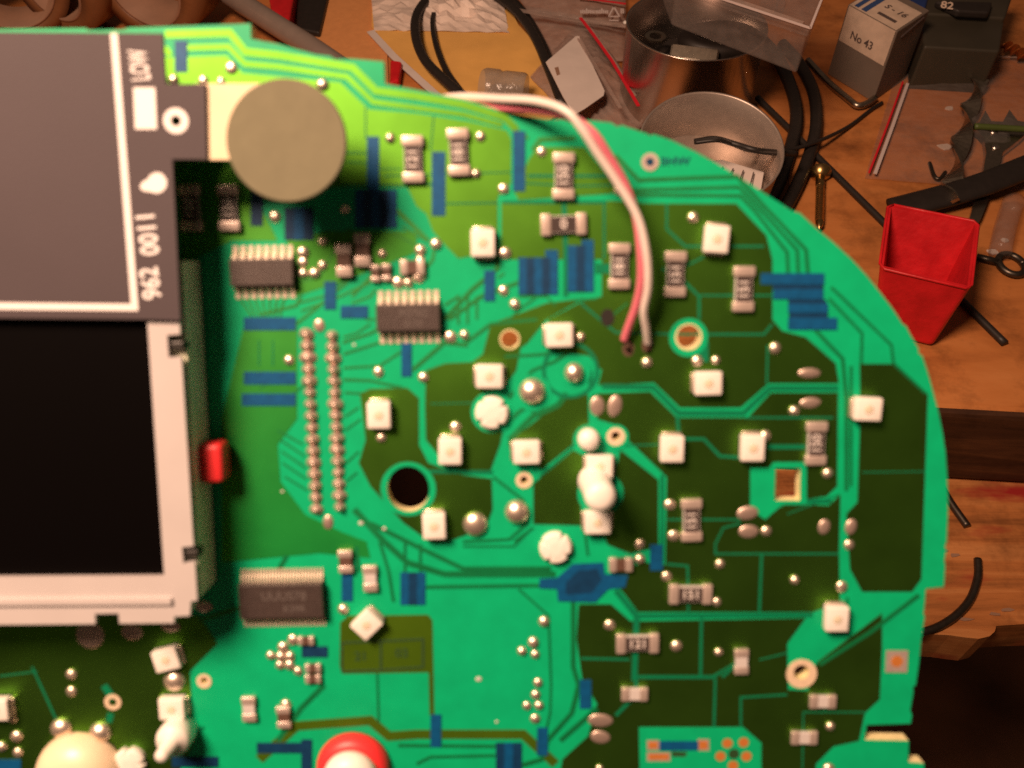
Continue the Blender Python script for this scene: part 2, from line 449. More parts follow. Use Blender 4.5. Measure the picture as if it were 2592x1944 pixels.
outline = [(-1150, 90), (-70, 64), (185, 61), (190, 65), (215, 65), (240, 64), (262, 65), (280, 60), (541, 51), (542, 84), (600, 95), (680, 117), (712, 121), (724, 128), (760, 127), (829, 133),
           (831, 181), (900, 194), (1000, 214), (1095, 242), (1180, 258), (1250, 258), (1320, 265), (1334, 274), (1342, 270), (1395, 288), (1404, 293), (1412, 290),
           (1450, 303), (1505, 329), (1560, 360), (1610, 391), (1660, 423), (1710, 455), (1728, 460), (1760, 490), (1800, 523),
           (1840, 560), (1872, 595), (1900, 630), (1927, 665), (1950, 700), (1958, 705), (1966, 722), (1984, 752), (1985, 764), (1992, 768), (2003, 800), (2015, 842), (2026, 885), (2035, 930), (2042, 975), (2046, 1030),
           (2048, 1100), (2045, 1170), (2041, 1180), (2044, 1188), (2040, 1212), (2042, 1222), (2039, 1268), (2000, 1272), (1998, 1300), (1995, 1326), (1998, 1332), (1990, 1380), (1985, 1431), (1978, 1480), (1972, 1484), (1973, 1495), (1966, 1534), (1970, 1545), (1967, 1563),
           (1872, 1566), (1868, 1598), (1963, 1600), (1962, 1646), (1996, 1649), (2000, 1950), (-1300, 1980)]
def hole(cx, cy, r, n=28, ry=None):
    c = B(cx, cy); q = B(cx + r, cy); rr = (q - c).length
    qy = (B(cx, cy + ry) - c).length if ry else rr
    return circle(c.x, c.y, rr, n, qy)
H_BIG = hole(882, 1056, 46, 36, 49)
H_A = hole(1101, 733, 19)
H_B = hole(1487, 727, 25)
H_C = hole(1731, 1452, 17)
H_SQ = BP([(1675, 1011), (1729, 1011), (1728, 1081), (1673, 1081)])
H_E = [hole(1330, 942, 10), hole(1132, 1037, 9), hole(244, 1516, 9), hole(441, 1470, 8)]
slab = prism([BP(outline), H_BIG, H_A, H_B, H_C, H_SQ] + H_E, -2.2, 0.0, side_slot=True)
base = new_obj("substrate", slab, [M["mask"], M["fr4"]], pcb)

_z = [0]
def layer(name, contours, h, m, parent=pcb):
    _z[0] += 1
    return new_obj(name, prism(contours, -0.02, h + (_z[0] % 60) * 0.0002, bottom=False), m, parent)
def pour(pts, holes=(), h=0.05, m="copper"): return layer("copper_pour", [BP(pts)] + list(holes), h, M[m])
MMV = (B(1107, 830) - B(1106, 830)).length       # mm per view px at the board centre
def trace(pts, wv=8, h=0.065): return layer("copper_trace", [ribbon(BP(pts), wv * MMV)], h, M["copper" if pts[0][1] < 130 else ("olive" if pts[0] == (560, 1640) else "trace")])
def gap(pts, wv=6, h=0.085): return layer("isolation_gap", [ribbon(BP(pts), wv * 0.85 * MMV)], h, M["gap"])
def clear(pts, h=0.08): return layer("bare_mask_area", [BP(pts)], h, M["mask"])

# copper pours
pour([(357, 124), (490, 120), (524, 158), (735, 178), (797, 236), (905, 246), (1010, 262), (1095, 282), (1104, 300), (1104, 395), (1075, 425), (1075, 560), (1045, 548), (990, 558),
      (962, 530), (935, 499), (921, 462), (900, 446), (880, 404), (720, 404), (640, 428), (570, 430), (540, 420), (357, 420)])
trace([(357, 74), (497, 71), (530, 112), (600, 119), (762, 146), (812, 196), (900, 208), (1000, 226), (1090, 254), (1112, 276), (1118, 300)], 15)
trace([(357, 102), (368, 120)], 12); trace([(405, 103), (494, 101), (529, 138), (600, 144), (750, 166), (806, 220), (1000, 247), (1085, 270)], 11)
pour([(1142, 345), (1160, 318), (1262, 318), (1330, 402), (1348, 416), (1120, 432), (1112, 415)])
trace([(1150, 325), (1166, 302), (1243, 298)], 9); trace([(1140, 300), (1130, 285)], 6)
trace([(1330, 335), (1352, 360), (1379, 389), (1592, 381), (1648, 443), (1741, 540), (1745, 590)], 8)
trace([(1340, 388), (1362, 411), (1597, 404), (1640, 450), (1722, 540), (1724, 590)], 7)
trace([(1358, 420), (1600, 423), (1630, 455), (1700, 545), (1702, 590)], 7)
pour([(1083, 437), (1320, 434), (1400, 440), (1590, 440), (1655, 508), (1668, 560), (1668, 690), (1690, 715), (1740, 728), (1805, 785), (1812, 828), (1660, 828), (1600, 880), (1468, 880),
      (1412, 826), (1292, 832), (1300, 800), (1272, 768), (1196, 758), (1183, 690), (1250, 655), (1300, 640), (1300, 560), (1083, 560)], [H_B])
pour([(1290, 850), (1405, 846), (1462, 902), (1615, 902), (1665, 848), (1810, 848), (1808, 1050), (1785, 1072), (1742, 1078), (1742, 1000), (1670, 998), (1660, 1010), (1620, 1010),
      (1620, 1098), (1645, 1118), (1700, 1088), (1790, 1092), (1815, 1068), (1812, 1190), (1814, 1300), (1755, 1322), (1378, 1322), (1350, 1285), (1325, 1255), (1342, 1228), (1395, 1215),
      (1437, 1220), (1440, 1030), (1358, 952), (1345, 922), (1290, 905)])
pour([(1217, 862), (1270, 852), (1272, 925), (1240, 958), (1170, 1014), (1155, 1000), (1108, 988), (1098, 955), (1130, 930)])
pour([(1238, 972), (1262, 985), (1262, 1010), (1255, 1060), (1255, 1135), (1152, 1132), (1152, 1045)])
pour([(1340, 972), (1422, 1036), (1422, 1180), (1362, 1196), (1312, 1176), (1300, 1140), (1322, 1110), (1332, 1010)])
pour([(1250, 1305), (1320, 1305), (1362, 1342), (1740, 1335), (1700, 1390), (1702, 1490), (1745, 1492), (1765, 1430), (1905, 1325), (1905, 1400), (1900, 1510), (1868, 1540), (1855, 1600),
      (1800, 1612), (1762, 1650), (1758, 1780), (1645, 1780), (1645, 1605), (1605, 1570), (1380, 1570), (1384, 1780), (1190, 1780), (1215, 1640), (1270, 1590), (1290, 1520), (1258, 1470), (1245, 1380)])
pour([(1857, 786), (1932, 786), (2004, 852), (1990, 1250), (1970, 1278), (1862, 1278), (1836, 1230), (1828, 1110), (1852, 1085), (1858, 900)])
pour([(920, 800), (962, 785), (1020, 782), (1060, 752), (1125, 748), (1115, 800), (1092, 832), (1040, 850), (1030, 872), (1085, 935), (1080, 960), (1060, 1015), (1000, 1018), (948, 985), (920, 950), (918, 880)])
pour([(778, 850), (800, 840), (880, 838), (905, 860), (905, 960), (925, 1000), (1000, 1026), (1062, 1034), (1064, 1100), (1050, 1140), (980, 1165), (930, 1172), (870, 1128), (800, 1050), (775, 1000), (790, 950)], [H_BIG])
pour([(528, 700), (642, 700), (642, 905), (600, 960), (606, 1040), (660, 1112), (740, 1150), (792, 1170), (800, 1205), (690, 1195), (480, 1215), (480, 900)], m="green2")
pour([(735, 1345), (752, 1330), (925, 1328), (934, 1340), (938, 1545), (928, 1545), (926, 1452), (740, 1455), (734, 1440)], m="olive")
pour([(-60, 1330), (430, 1330), (470, 1390), (410, 1450), (420, 1600), (380, 1680), (360, 1780), (-60, 1780)])
pour([(1060, 700), (1180, 655), (1260, 645), (1180, 690), (1140, 740), (1100, 770), (1040, 775)], [H_A])
pour([(440, 345), (520, 345), (560, 440), (600, 520), (500, 520), (420, 560), (395, 600), (380, 360)], m="green2")
pour([(620, 520), (700, 500), (900, 500), (900, 545), (760, 600), (640, 640)], h=0.04, m="green2")
# traces over the green
for pts, wv in [
    ([(858, 455), (905, 500), (925, 520)], 9), ([(1075, 560), (1075, 580), (1020, 625), (960, 690)], 9), ([(970, 690), (1040, 640), (1120, 610)], 8),
    ([(905, 600), (935, 560), (940, 520)], 6), ([(760, 640), (800, 600), (815, 570)], 6), ([(640, 700), (690, 660), (760, 600)], 6), ([(650, 640), (640, 660), (560, 680)], 6),
    ([(740, 740), (800, 720), (860, 690)], 6), ([(742, 765), (820, 740), (880, 740)], 5), ([(742, 795), (820, 790), (866, 760)], 5), ([(742, 820), (800, 822), (870, 838)], 6), ([(745, 848), (778, 850)], 5),
    ([(960, 660), (990, 640), (990, 700)], 5), ([(1010, 640), (1010, 700)], 5), ([(1030, 640), (1030, 690)], 5),
    ([(1000, 745), (1060, 700), (1160, 690)], 7), ([(890, 800), (960, 740), (1010, 745)], 9), ([(1090, 870), (1150, 800), (1200, 780), (1230, 760)], 6),
    ([(1090, 770), (1180, 765), (1200, 740)], 6), ([(1100, 950), (1150, 900), (1205, 875), (1225, 850)], 12), ([(1080, 930), (1120, 890), (1150, 870)], 8),
    ([(1152, 840), (1152, 895)], 6),
    ([(765, 1100), (830, 1170), (880, 1215), (960, 1240), (1200, 1240)], 14), ([(920, 1268), (1200, 1264)], 8), ([(800, 1130), (900, 1180), (1000, 1228), (1190, 1228)], 10),
    ([(875, 1165), (875, 1237)], 6), ([(908, 1175), (908, 1237)], 6), ([(820, 1170), (840, 1235), (850, 1300)], 7),
    ([(1065, 1030), (1130, 1080), (1140, 1130), (1100, 1165), (1000, 1170)], 6), ([(1262, 1140), (1270, 1200)], 6), ([(1152, 1140), (1110, 1170)], 5),
    ([(1120, 1272), (1185, 1330), (1190, 1480), (1188, 1540), (1180, 1575)], 5), ([(1238, 1300), (1238, 1440), (1250, 1480), (1235, 1540), (1182, 1600), (1170, 1640), (1120, 1655)], 11),
    ([(815, 1455), (818, 1560)], 5), ([(560, 1640), (640, 1568), (800, 1556), (840, 1590), (900, 1586), (1130, 1586), (1200, 1650)], 22), ([(860, 1610), (1070, 1612)], 8), ([(900, 1650), (930, 1635), (1070, 1632)], 7),
    ([(700, 1480), (650, 1530), (600, 1600)], 12), ([(580, 1330), (700, 1330)], 10), ([(1210, 1600), (1290, 1530)], 12), ([(770, 1180), (775, 1235)], 8),
    ([(1795, 620), (1925, 745), (1930, 786)], 6), ([(1790, 645), (1862, 720), (1860, 786)], 6), ([(1760, 712), (1820, 775), (1828, 860), (1828, 1060)], 8), ([(1838, 790), (1838, 1050)], 6),
    ([(2000, 850), (1930, 785)], 6), ([(1985, 1285), (1880, 1365), (1770, 1435)], 10), ([(1830, 1290), (1830, 1310)], 5),
    ([(620, 860), (660, 830)], 5), ([(600, 930), (655, 960)], 4), ([(605, 950), (658, 985)], 4), ([(608, 975), (660, 1010)], 4), ([(610, 1000), (662, 1035)], 4), ([(615, 1030), (665, 1060)], 4),
    ([(745, 900), (775, 880)], 4), ([(745, 930), (780, 905)], 4), ([(748, 1000), (775, 975)], 4), ([(748, 1040), (772, 1020)], 4),
    ([(1355, 655), (1300, 700)], 4), ([(1285, 850), (1275, 862)], 4), ([(430, 1340), (560, 1300), (620, 1200)], 10)]:
    trace(pts, wv)
for i in range(7): trace([(512+i*18, 634), (530+i*13, 662), (545+i*10, 684)], 4)
for pts in [[(640, 655), (700, 640), (760, 590), (800, 560)], [(650, 672), (735, 640), (800, 610)], [(640, 610), (690, 600), (720, 545), (760, 520)], [(700, 530), (735, 505), (760, 495)], [(660, 520), (700, 500)],
            [(760, 655), (800, 640), (812, 625)], [(800, 700), (770, 720), (742, 728)], [(810, 690), (790, 690)], [(850, 505), (890, 525), (905, 540)], [(870, 490), (925, 522)], [(960, 400), (905, 392)], [(750, 350), (792, 352)], [(822, 365), (868, 365)],
            [(1090, 590), (1075, 600)], [(1120, 640), (1180, 640), (1200, 660)], [(1160, 640), (1120, 670), (1090, 700)], [(1290, 645), (1240, 650)], [(640, 815), (600, 815), (560, 840)], [(1000, 1180), (1110, 1180), (1150, 1140)]]:
    trace(pts, 4)
# gaps inside the copper
for pts, wv in [
    ([(790, 232), (790, 300)], 3), ([(745, 330), (800, 330)], 3), ([(740, 400), (960, 400)], 4), ([(830, 380), (1104, 372)], 3), ([(960, 440), (1075, 438)], 4), ([(937, 250), (930, 325)], 3),
    ([(1140, 380), (1320, 380)], 7), ([(1130, 395), (1230, 402), (1330, 400)], 4), ([(1085, 437), (1310, 437)], 8), ([(1218, 440), (1222, 540), (1222, 640)], 12), ([(1305, 440), (1305, 560)], 6),
    ([(1285, 580), (1318, 580)], 24), ([(1440, 440), (1440, 495), (1480, 532), (1650, 532)], 6), ([(1350, 620), (1280, 560)], 3), ([(1470, 580), (1520, 555)], 5),
    ([(1430, 580), (1470, 600), (1510, 640), (1510, 690)], 7), ([(1512, 638), (1670, 638)], 5), ([(1255, 655), (1290, 685), (1330, 718), (1460, 722), (1650, 722), (1668, 700)], 6),
    ([(1520, 740), (1520, 782)], 24), ([(1658, 745), (1656, 830)], 5), ([(1275, 800), (1275, 840)], 10), ([(1300, 834), (1410, 836), (1465, 892), (1605, 892), (1662, 838), (1810, 838)], 13),
    ([(1606, 902), (1800, 902)], 5), ([(1463, 900), (1466, 940)], 9), ([(1478, 948), (1520, 948), (1555, 985), (1600, 988)], 8), ([(1350, 962), (1430, 960)], 4), ([(1660, 965), (1740, 965)], 12),
    ([(1243, 960), (1165, 1030)], 4), ([(1430, 1025), (1430, 1215)], 10), ([(1440, 1122), (1600, 1122)], 5), ([(1600, 1130), (1562, 1140), (1545, 1175), (1545, 1196), (1812, 1196)], 5),
    ([(1645, 1196), (1640, 1322)], 7), ([(1440, 1218), (1485, 1222), (1487, 1325)], 6), ([(1375, 1330), (1755, 1328)], 12), ([(1330, 1275), (1375, 1330), (1370, 1470)], 16),
    ([(1515, 1335), (1513, 1462)], 8), ([(1255, 1422), (1360, 1424)], 7), ([(1370, 1462), (1540, 1462), (1600, 1425), (1560, 1462)], 10), ([(1545, 1465), (1542, 1570)], 7), ([(1375, 1470), (1370, 1505), (1330, 1545)], 10),
    ([(1640, 1425), (1700, 1410)], 4), ([(1700, 1500), (1600, 1506), (1600, 1570)], 6), ([(1862, 1020), (1998, 1018)], 3), ([(1782, 1530), (1782, 1538), (1735, 1538), (1733, 1660)], 4), ([(1785, 1538), (1870, 1538)], 4),
    ([(925, 1018), (1064, 1020)], 10), ([(1030, 870), (930, 872)], 3), ([(70, 1440), (125, 1560)], 6), ([(240, 1540), (235, 1560)], 18), ([(0, 1460), (80, 1450)], 4), ([(225, 1480), (245, 1510)], 20), ([(400, 1600), (440, 1570)], 10),
    ([(1700, 1110), (1812, 1068)], 3), ([(1740, 1082), (1795, 1082)], 12), ([(560, 735), (560, 790)], 3), ([(590, 735), (590, 790)], 3)]:
    gap(pts, wv)
clear([(1622, 1012), (1662, 1012), (1674, 1000), (1738, 1002), (1738, 1088), (1690, 1088), (1650, 1122), (1622, 1098)]) if False else None
layer("bare_mask_area", [BP([(1622, 1012), (1662, 1012), (1674, 998), (1742, 998), (1742, 1090), (1690, 1090), (1652, 1122), (1622, 1098)]), H_SQ], 0.095, M["mask"])
layer("bare_mask_area", [hole(882, 1056, 60), H_BIG], 0.095, M["mask"])
layer("bare_mask_area", [hole(1487, 729, 42), H_B], 0.095, M["mask"])
for cx, cy, r in [(1063, 890, 46), (1272, 950, 34), (1330, 944, 28), (1297, 1066, 50), (1132, 1030, 26), (1240, 800, 36), (1150, 848, 40)]:
    layer("bare_mask_area", [hole(cx, cy, r)] + ([H_E[0]] if cx == 1330 else []) + ([H_E[1]] if cx == 1132 else []), 0.090, M["mask"])
clear([(1380, 1572), (1604, 1572), (1643, 1608), (1643, 1780), (1384, 1780)])

# blue jumper ink
def stripe(x0, y0, x1, y1, n=1, along='x', m="blue"):
    for i in range(n):
        if along == 'x': a, b = x0 + (x1-x0)*i/n, x0 + (x1-x0)*(i+1)/n; q = [(a, y0), (b, y0), (b, y1), (a, y1)]
        else: a, b = y0 + (y1-y0)*i/n, y0 + (y1-y0)*(i+1)/n; q = [(x0, a), (x1, a), (x1, b), (x0, b)]
        mm = m if i % 2 == 0 else ("bluedk" if m == "blue" else "blue")
        layer("blue_stripe", [BP(q)], 0.14 + 0.02*(i % 2), M[mm])
stripe(378, 88, 405, 156); stripe(793, 295, 819, 412); stripe(767, 410, 857, 492, 5); stripe(933, 328, 962, 466); stripe(1108, 283, 1134, 413)
stripe(615, 449, 677, 518, 3, m="bluedk"); stripe(542, 412, 568, 488, m="bluedk")
stripe(1120, 556, 1205, 636, 5); stripe(1178, 540, 1205, 557); stripe(1226, 530, 1282, 630, 3); stripe(1256, 518, 1282, 531)
stripe(1046, 584, 1069, 650); stripe(701, 608, 726, 668); stripe(736, 660, 795, 687); stripe(527, 685, 639, 713); stripe(527, 803, 639, 830); stripe(523, 850, 639, 876); stripe(867, 741, 889, 813)
stripe(1643, 590, 1780, 614); stripe(1668, 615, 1778, 625, m="bluedk"); stripe(1670, 625, 1778, 646); stripe(1702, 647, 1784, 656, m="bluedk"); stripe(1702, 656, 1788, 676); stripe(1704, 677, 1788, 686, m="bluedk"); stripe(1702, 686, 1808, 712)
stripe(738, 1240, 762, 1298); stripe(865, 1236, 919, 1306, 3); stripe(652, 1396, 708, 1419, m="bluedk"); stripe(1404, 1176, 1431, 1232)
layer("blue_stripe", [BP([(1165, 1250), (1203, 1248), (1238, 1218), (1303, 1215), (1306, 1240), (1356, 1242), (1350, 1268), (1314, 1272), (1286, 1300), (1205, 1298), (1203, 1272), (1165, 1270)])], 0.14, M["blue"])
layer("blue_stripe", [BP([(1222, 1258), (1250, 1232), (1290, 1228), (1300, 1252), (1278, 1280), (1222, 1284)])], 0.16, M["bluedk"])
stripe(1252, 1468, 1277, 1530); stripe(930, 1543, 953, 1613); stripe(1160, 1571, 1183, 1631); stripe(1071, 1604, 1127, 1700, 3, m="bluedk"); stripe(555, 1604, 655, 1626, m="bluedk"); stripe(651, 1597, 674, 1700, m="bluedk")
stripe(372, 1634, 472, 1656, m="bluedk"); stripe(-30, 1640, 46, 1700); stripe(1424, 1600, 1508, 1620)
# fiducial with blue code
layer("fiducial_ring", [hole(1404, 350, 19), hole(1404, 350, 9)], 0.10, M["tin"])
layer("fiducial_dot", [hole(1404, 350, 8)], 0.10, M["bluedk"])
me = text_mesh("3HW", 22*MMV, 0.03); o = new_obj("blue_code", me, M["bluedk"], pcb); o.location = B(1458, 349) + Vector((0, 0, 0.06)); o.scale = (1.25, 1, 1)
# printed legend table
for q in [[(737, 1388), (835, 1384), (916, 1380)], [(737, 1450), (835, 1446), (916, 1440)], [(739, 1386), (739, 1452)], [(823, 1386), (823, 1448)], [(914, 1380), (914, 1442)]]:
    layer("legend_line", [ribbon(BP(q), 5*MMV)], 0.10, M["legend"])
for s, x, y in [("21 ■", 780, 1418), ("03 ●", 868, 1411)]:
    me = text_mesh(s.replace("■", "").replace("●", "").strip(), 30*MMV, 0.03); o = new_obj("legend_text", me, M["legend"], pcb); o.location = B(x, y) + Vector((0, 0, 0.07))

# pads and eyelets
def ringpad(name, x, y, r, r_in, m="pale", h=0.10, holes=None):
    return layer(name, [hole(x, y, r), holes if holes else hole(x, y, r_in)], h, M[m])
ringpad("hole_rim", 1101, 733, 22, 19, "fr4", 0.10, H_A); ringpad("hole_rim", 1487, 728, 29, 25, "fr4", 0.11, H_B)
ringpad("plated_ring", 1731, 1455, 33, 17, "pale", 0.12, H_C)
for (x, y, r), hh in zip([(1330, 943, 20), (1132, 1037, 18), (244, 1516, 18), (441, 1471, 16)], H_E): ringpad("eyelet", x, y, r, 9, "pale", 0.12, hh)
layer("square_pad", [BP([(1914, 1405), (1961, 1405), (1959, 1452), (1912, 1452)])], 0.09, M["tin"])
layer("square_pad_copper", [hole(1937, 1428, 13)], 0.11, M["bare"])
for x0, y0, x1, y1 in [(1397, 1598, 1424, 1620), (1506, 1596, 1532, 1621), (1397, 1624, 1448, 1644)]:
    layer("test_pad", [BP([(x0, y0), (x1, y0), (x1, y1), (x0, y1)])], 0.10, M["tin"])
    layer("test_pad_copper", [BP([(x0+4, y0+4), (x1-4, y0+4), (x1-4, y1-4), (x0+4, y1-4)])], 0.12, M["bare"])
layer("legend_line", [BP([(1450, 1622), (1485, 1624), (1480, 1634), (1452, 1634)])], 0.10, M["legend"])
for x, y in [(1571, 1605), (1606, 1603), (1556, 1633), (1612, 1633), (1583, 1653)]: layer("test_point", [hole(x, y, 11)], 0.11, M["bare"])
layer("legend_line", [hole(1585, 1628, 12)], 0.10, M["legend"])
ringpad("flux_ring", 1232, 800, 62, 54, "gap", 0.075)

# ---- soldered parts, built once per kind and copied
PROTO = {}
def proto(key, build):
    if key not in PROTO:
        PROTO[key] = build(); return PROTO[key], True
    return PROTO[key], False
def part(key, build, x, y, rot=0.0, h=0.0):
    """build() returns the part's mesh object with its sub-parts; further ones are copies"""
    src, first = proto(key, build)
    if first: o = src
    else:
        o = copy_obj(src, pcb)
        for ch in src.children: copy_obj(ch, o)
    o.location = B(x, y, h) if h == 0 else B(x, y, 0) + Vector((0, 0, h))
    o.rotation_euler = (0, 0, rot)
    if key[:3] in ("via", "pad", "hdr", "bal"):
        a = random.uniform(0.84, 1.10); o.scale = (a*random.uniform(0.93, 1.07), a, random.uniform(0.75, 1.15)); o.rotation_euler.z = random.uniform(-0.25, 0.25)
    else: o.rotation_euler.z += random.uniform(-0.025, 0.025)
    return o
def sub(parent, name, me, m, loc=(0, 0, 0), smooth=False):
    o = new_obj(name, me, m, parent, smooth); o.location = loc; return o

def mk_led():
    L, W = 57*MMV, 50*MMV
    o = new_obj("led", rbox(L, W, 1.7, 0.22, 3, z0=0.25), M["ledw"], pcb, True)
    sub(o, "lens", dome(W*0.20, 0.06, 20, 3), M["ledy"], (0, 0, 1.95), True)
    for s in (-1, 1): sub(o, "terminal", rbox(0.8, W*0.84, 0.7, 0.12, 2, z0=0.05), M["solder"], (s*L*0.5, 0, 0), True)
    return o
for x, y, r in [(1044, 525, 90), (1543, 517, 86), (1207, 722, 0), (1058, 810, 0), (1525, 825, 0), (822, 893, 90), (974, 970, 90), (1137, 972, 0), (1293, 1003, 0), (1289, 1122, 0), (1448, 965, 90),
                (1620, 963, 90), (1866, 880, -3), (940, 1130, 90), (1800, 1328, 90), (796, 1340, 45), (380, 1520, 0), (368, 1415, 12), (4, 1522, 0)]:
    part("led", mk_led, x, y, R(r))

def mk_res(code):
    def f():
        L, W = 96*MMV, 46*MMV
        o = new_obj("resistor", rbox(L*0.80, W*0.78, 0.75, 0.08, 2, z0=0.08), M["ceramic"], pcb)
        sub(o, "coating", rbox(L*0.56, W*0.70, 0.08, 0.03, 1, z0=0.82), M["coat"])
        for s in (-1, 1): sub(o, "terminal", rbox(L*0.23, W, 0.98, 0.22, 3, z0=0.03), M["tin"], (s*L*0.385, 0, 0), True)
        me = text_mesh(code, W*0.62, 0.01); sub(o, "marking", me, M["mark"], (0, 0, 0.92))
        return o
    return f
for x, y, r, c in [(893, 345, 90, "121"), (991, 330, 90, "181"), (1217, 381, 90, "150"), (1217, 485, 0, "0"), (1337, 575, 90, "181"), (1457, 592, 90, "151"), (1604, 624, 90, "151"), (1760, 956, 90, "150"),
                   (1492, 1121, 90, "151"), (1490, 1280, 0, "151"), (1376, 1386, 0, "121"), (415, 450, 90, "150"), (497, 450, 90, "150")]:
    part("res"+c, mk_res(c), x, y, R(r))

def mk_small(name, L, W, hgt, body, key):
    def f():
        o = new_obj(name, rbox(L*0.72*MMV, W*0.86*MMV, hgt, 0.08, 2, z0=0.05), M[body], pcb)
        for s in (-1, 1): sub(o, "terminal", rbox(L*0.32*MMV, W*MMV, hgt*1.12, 0.16, 3, z0=0.02), M["tin"], (s*L*0.34*MMV, 0, 0), True)
        return o
    return f
for nm, L, W, hg, bd, spots in [
    ("small_resistor", 60, 32, 0.7, "ceramic", [(1600, 1426, 90), (1370, 1496, 0), (1775, 1512, 0), (1735, 1590, 0), (801, 1247, 90), (540, 1528, 90)]),
    ("capacitor", 70, 34, 1.0, "capb", [(785, 540, 90), (745, 562, 90)]),
    ("capacitor", 52, 32, 0.8, "capb", [(1340, 1217, 0), (892, 577, 0), (748, 1210, 90), (615, 1545, 90)]),
    ("capacitor", 36, 20, 0.7, "capb", [(812, 590, 90), (836, 588, 90), (663, 1381, 0), (678, 1440, 0), (678, 1463, 0)])]:
    for x, y, r in spots: part(nm+str(L), mk_small(nm, L, W, hg, bd, nm), x, y, R(r))

def mk_blob(name, rx, ry, h, m):
    def f():
        me = dome(1, 1, 18, 6)
        for v in me.vertices: v.co = Vector((v.co.x*rx*MMV, v.co.y*ry*MMV, v.co.z*h))
        return new_obj(name, me, M[m], pcb, True)
    return f
for x, y, rx, ry in [(1290, 877, 17, 24), (1328, 877, 16, 24), (1615, 1108, 24, 16), (1617, 1148, 24, 17), (1748, 806, 25, 12), (1750, 870, 25, 12), (1297, 1556, 26, 15), (1297, 1592, 25, 16),
                     (1780, 1138, 17, 21), (1838, 1138, 15, 21), (195, 1372, 34, 34), (285, 1365, 24, 19), (368, 1352, 20, 14), (690, 703, 14, 16), (709, 1128, 14, 19), (440, 1310, 18, 14)]:
    part(f"pad{rx}{ry}", mk_blob("pad_solder", rx, ry, 0.32, "dullsolder"), x, y)

VIAS = [(500, 147), (697, 183), (376, 172), (440, 174), (478, 176), (843, 298), (1038, 295), (1028, 375), (1170, 328), (1088, 408), (594, 468), (745, 452), (1338, 410), (1497, 470), (697, 522),
        (655, 545), (655, 566), (656, 590), (680, 590), (697, 573), (826, 548), (942, 527), (908, 540), (908, 562), (905, 598), (860, 610), (882, 610), (1091, 547), (1088, 628), (1112, 657), (973, 728),
        (1003, 723), (1254, 728), (1397, 783), (1506, 780), (1546, 778), (1674, 752), (625, 778), (818, 803), (915, 815), (984, 922), (824, 945), (1787, 1022), (1447, 1090), (1455, 1157),
        (1382, 1175), (1382, 1207), (1655, 1147), (1652, 942), (1715, 887), (1555, 1218), (1440, 1245), (1548, 1300), (1716, 1252), (1818, 1267), (1834, 1177), (1317, 1350), (1461, 1395), (1552, 1408),
        (1175, 1342), (1152, 1387), (1127, 1405), (1156, 1413), (1162, 1474), (1157, 1500), (1138, 1524), (1164, 1523), (1156, 1552), (1793, 1568), (742, 1315), (618, 1521), (612, 1556), (633, 1382),
        (612, 1397), (585, 1415), (607, 1417), (627, 1416), (605, 1436), (626, 1436), (644, 1449), (1295, 1660), (155, 1456), (155, 1493), (28, 1552), (37, 1590), (40, 1625), (4, 1612), (1790, 1660)]
for i, (x, y) in enumerate(VIAS):
    k = 12 if i % 3 else 13
    part(f"via{k}", mk_blob("solder_joint", k, k, 0.62, "solder"), x, y)
for x, y, r in [(1240, 805, 27), (1150, 845, 28), (1027, 1132, 28), (1117, 1105, 27), (219, 1580, 29), (134, 1572, 27), (378, 1470, 23)]:
    part(f"ball{r}", mk_blob("solder_ball", r, r, r*MMV*0.85, "solder"), x, y)

for x, y, r in ((1034, 1467, 7), (1073, 1559, 4), (780, 1130, 6), (752, 1200, 4), (610, 1062, 4), (765, 745, 4), (830, 1142, 5)):
    part(f"dust{r}", mk_blob("dust_speck", r, r*0.8, 0.15, "ceramic"), x, y)
# two-row header joints
def mk_header():
    me = lathe([(1.0, 0), (0.97, 0.16), (0.80, 0.42), (0.55, 0.66), (0.40, 0.90), (0.34, 1.05), (0.20, 1.16), (0.01, 1.18)], 16)
    for v in me.vertices: v.co = Vector((v.co.x*17*MMV, v.co.y*13.5*MMV, v.co.z*0.95))
    return new_obj("header_joint", me, M["dullsolder"], pcb, True)
for i in range(16):
    t = i/15
    for (x0, y0, x1, y1), off in (((663, 722, 684, 1100), 0), ((718, 722, 735, 1092), 3)):
        part("hdr", mk_header, x0+(x1-x0)*t, y0+(y1-y0)*t+off)

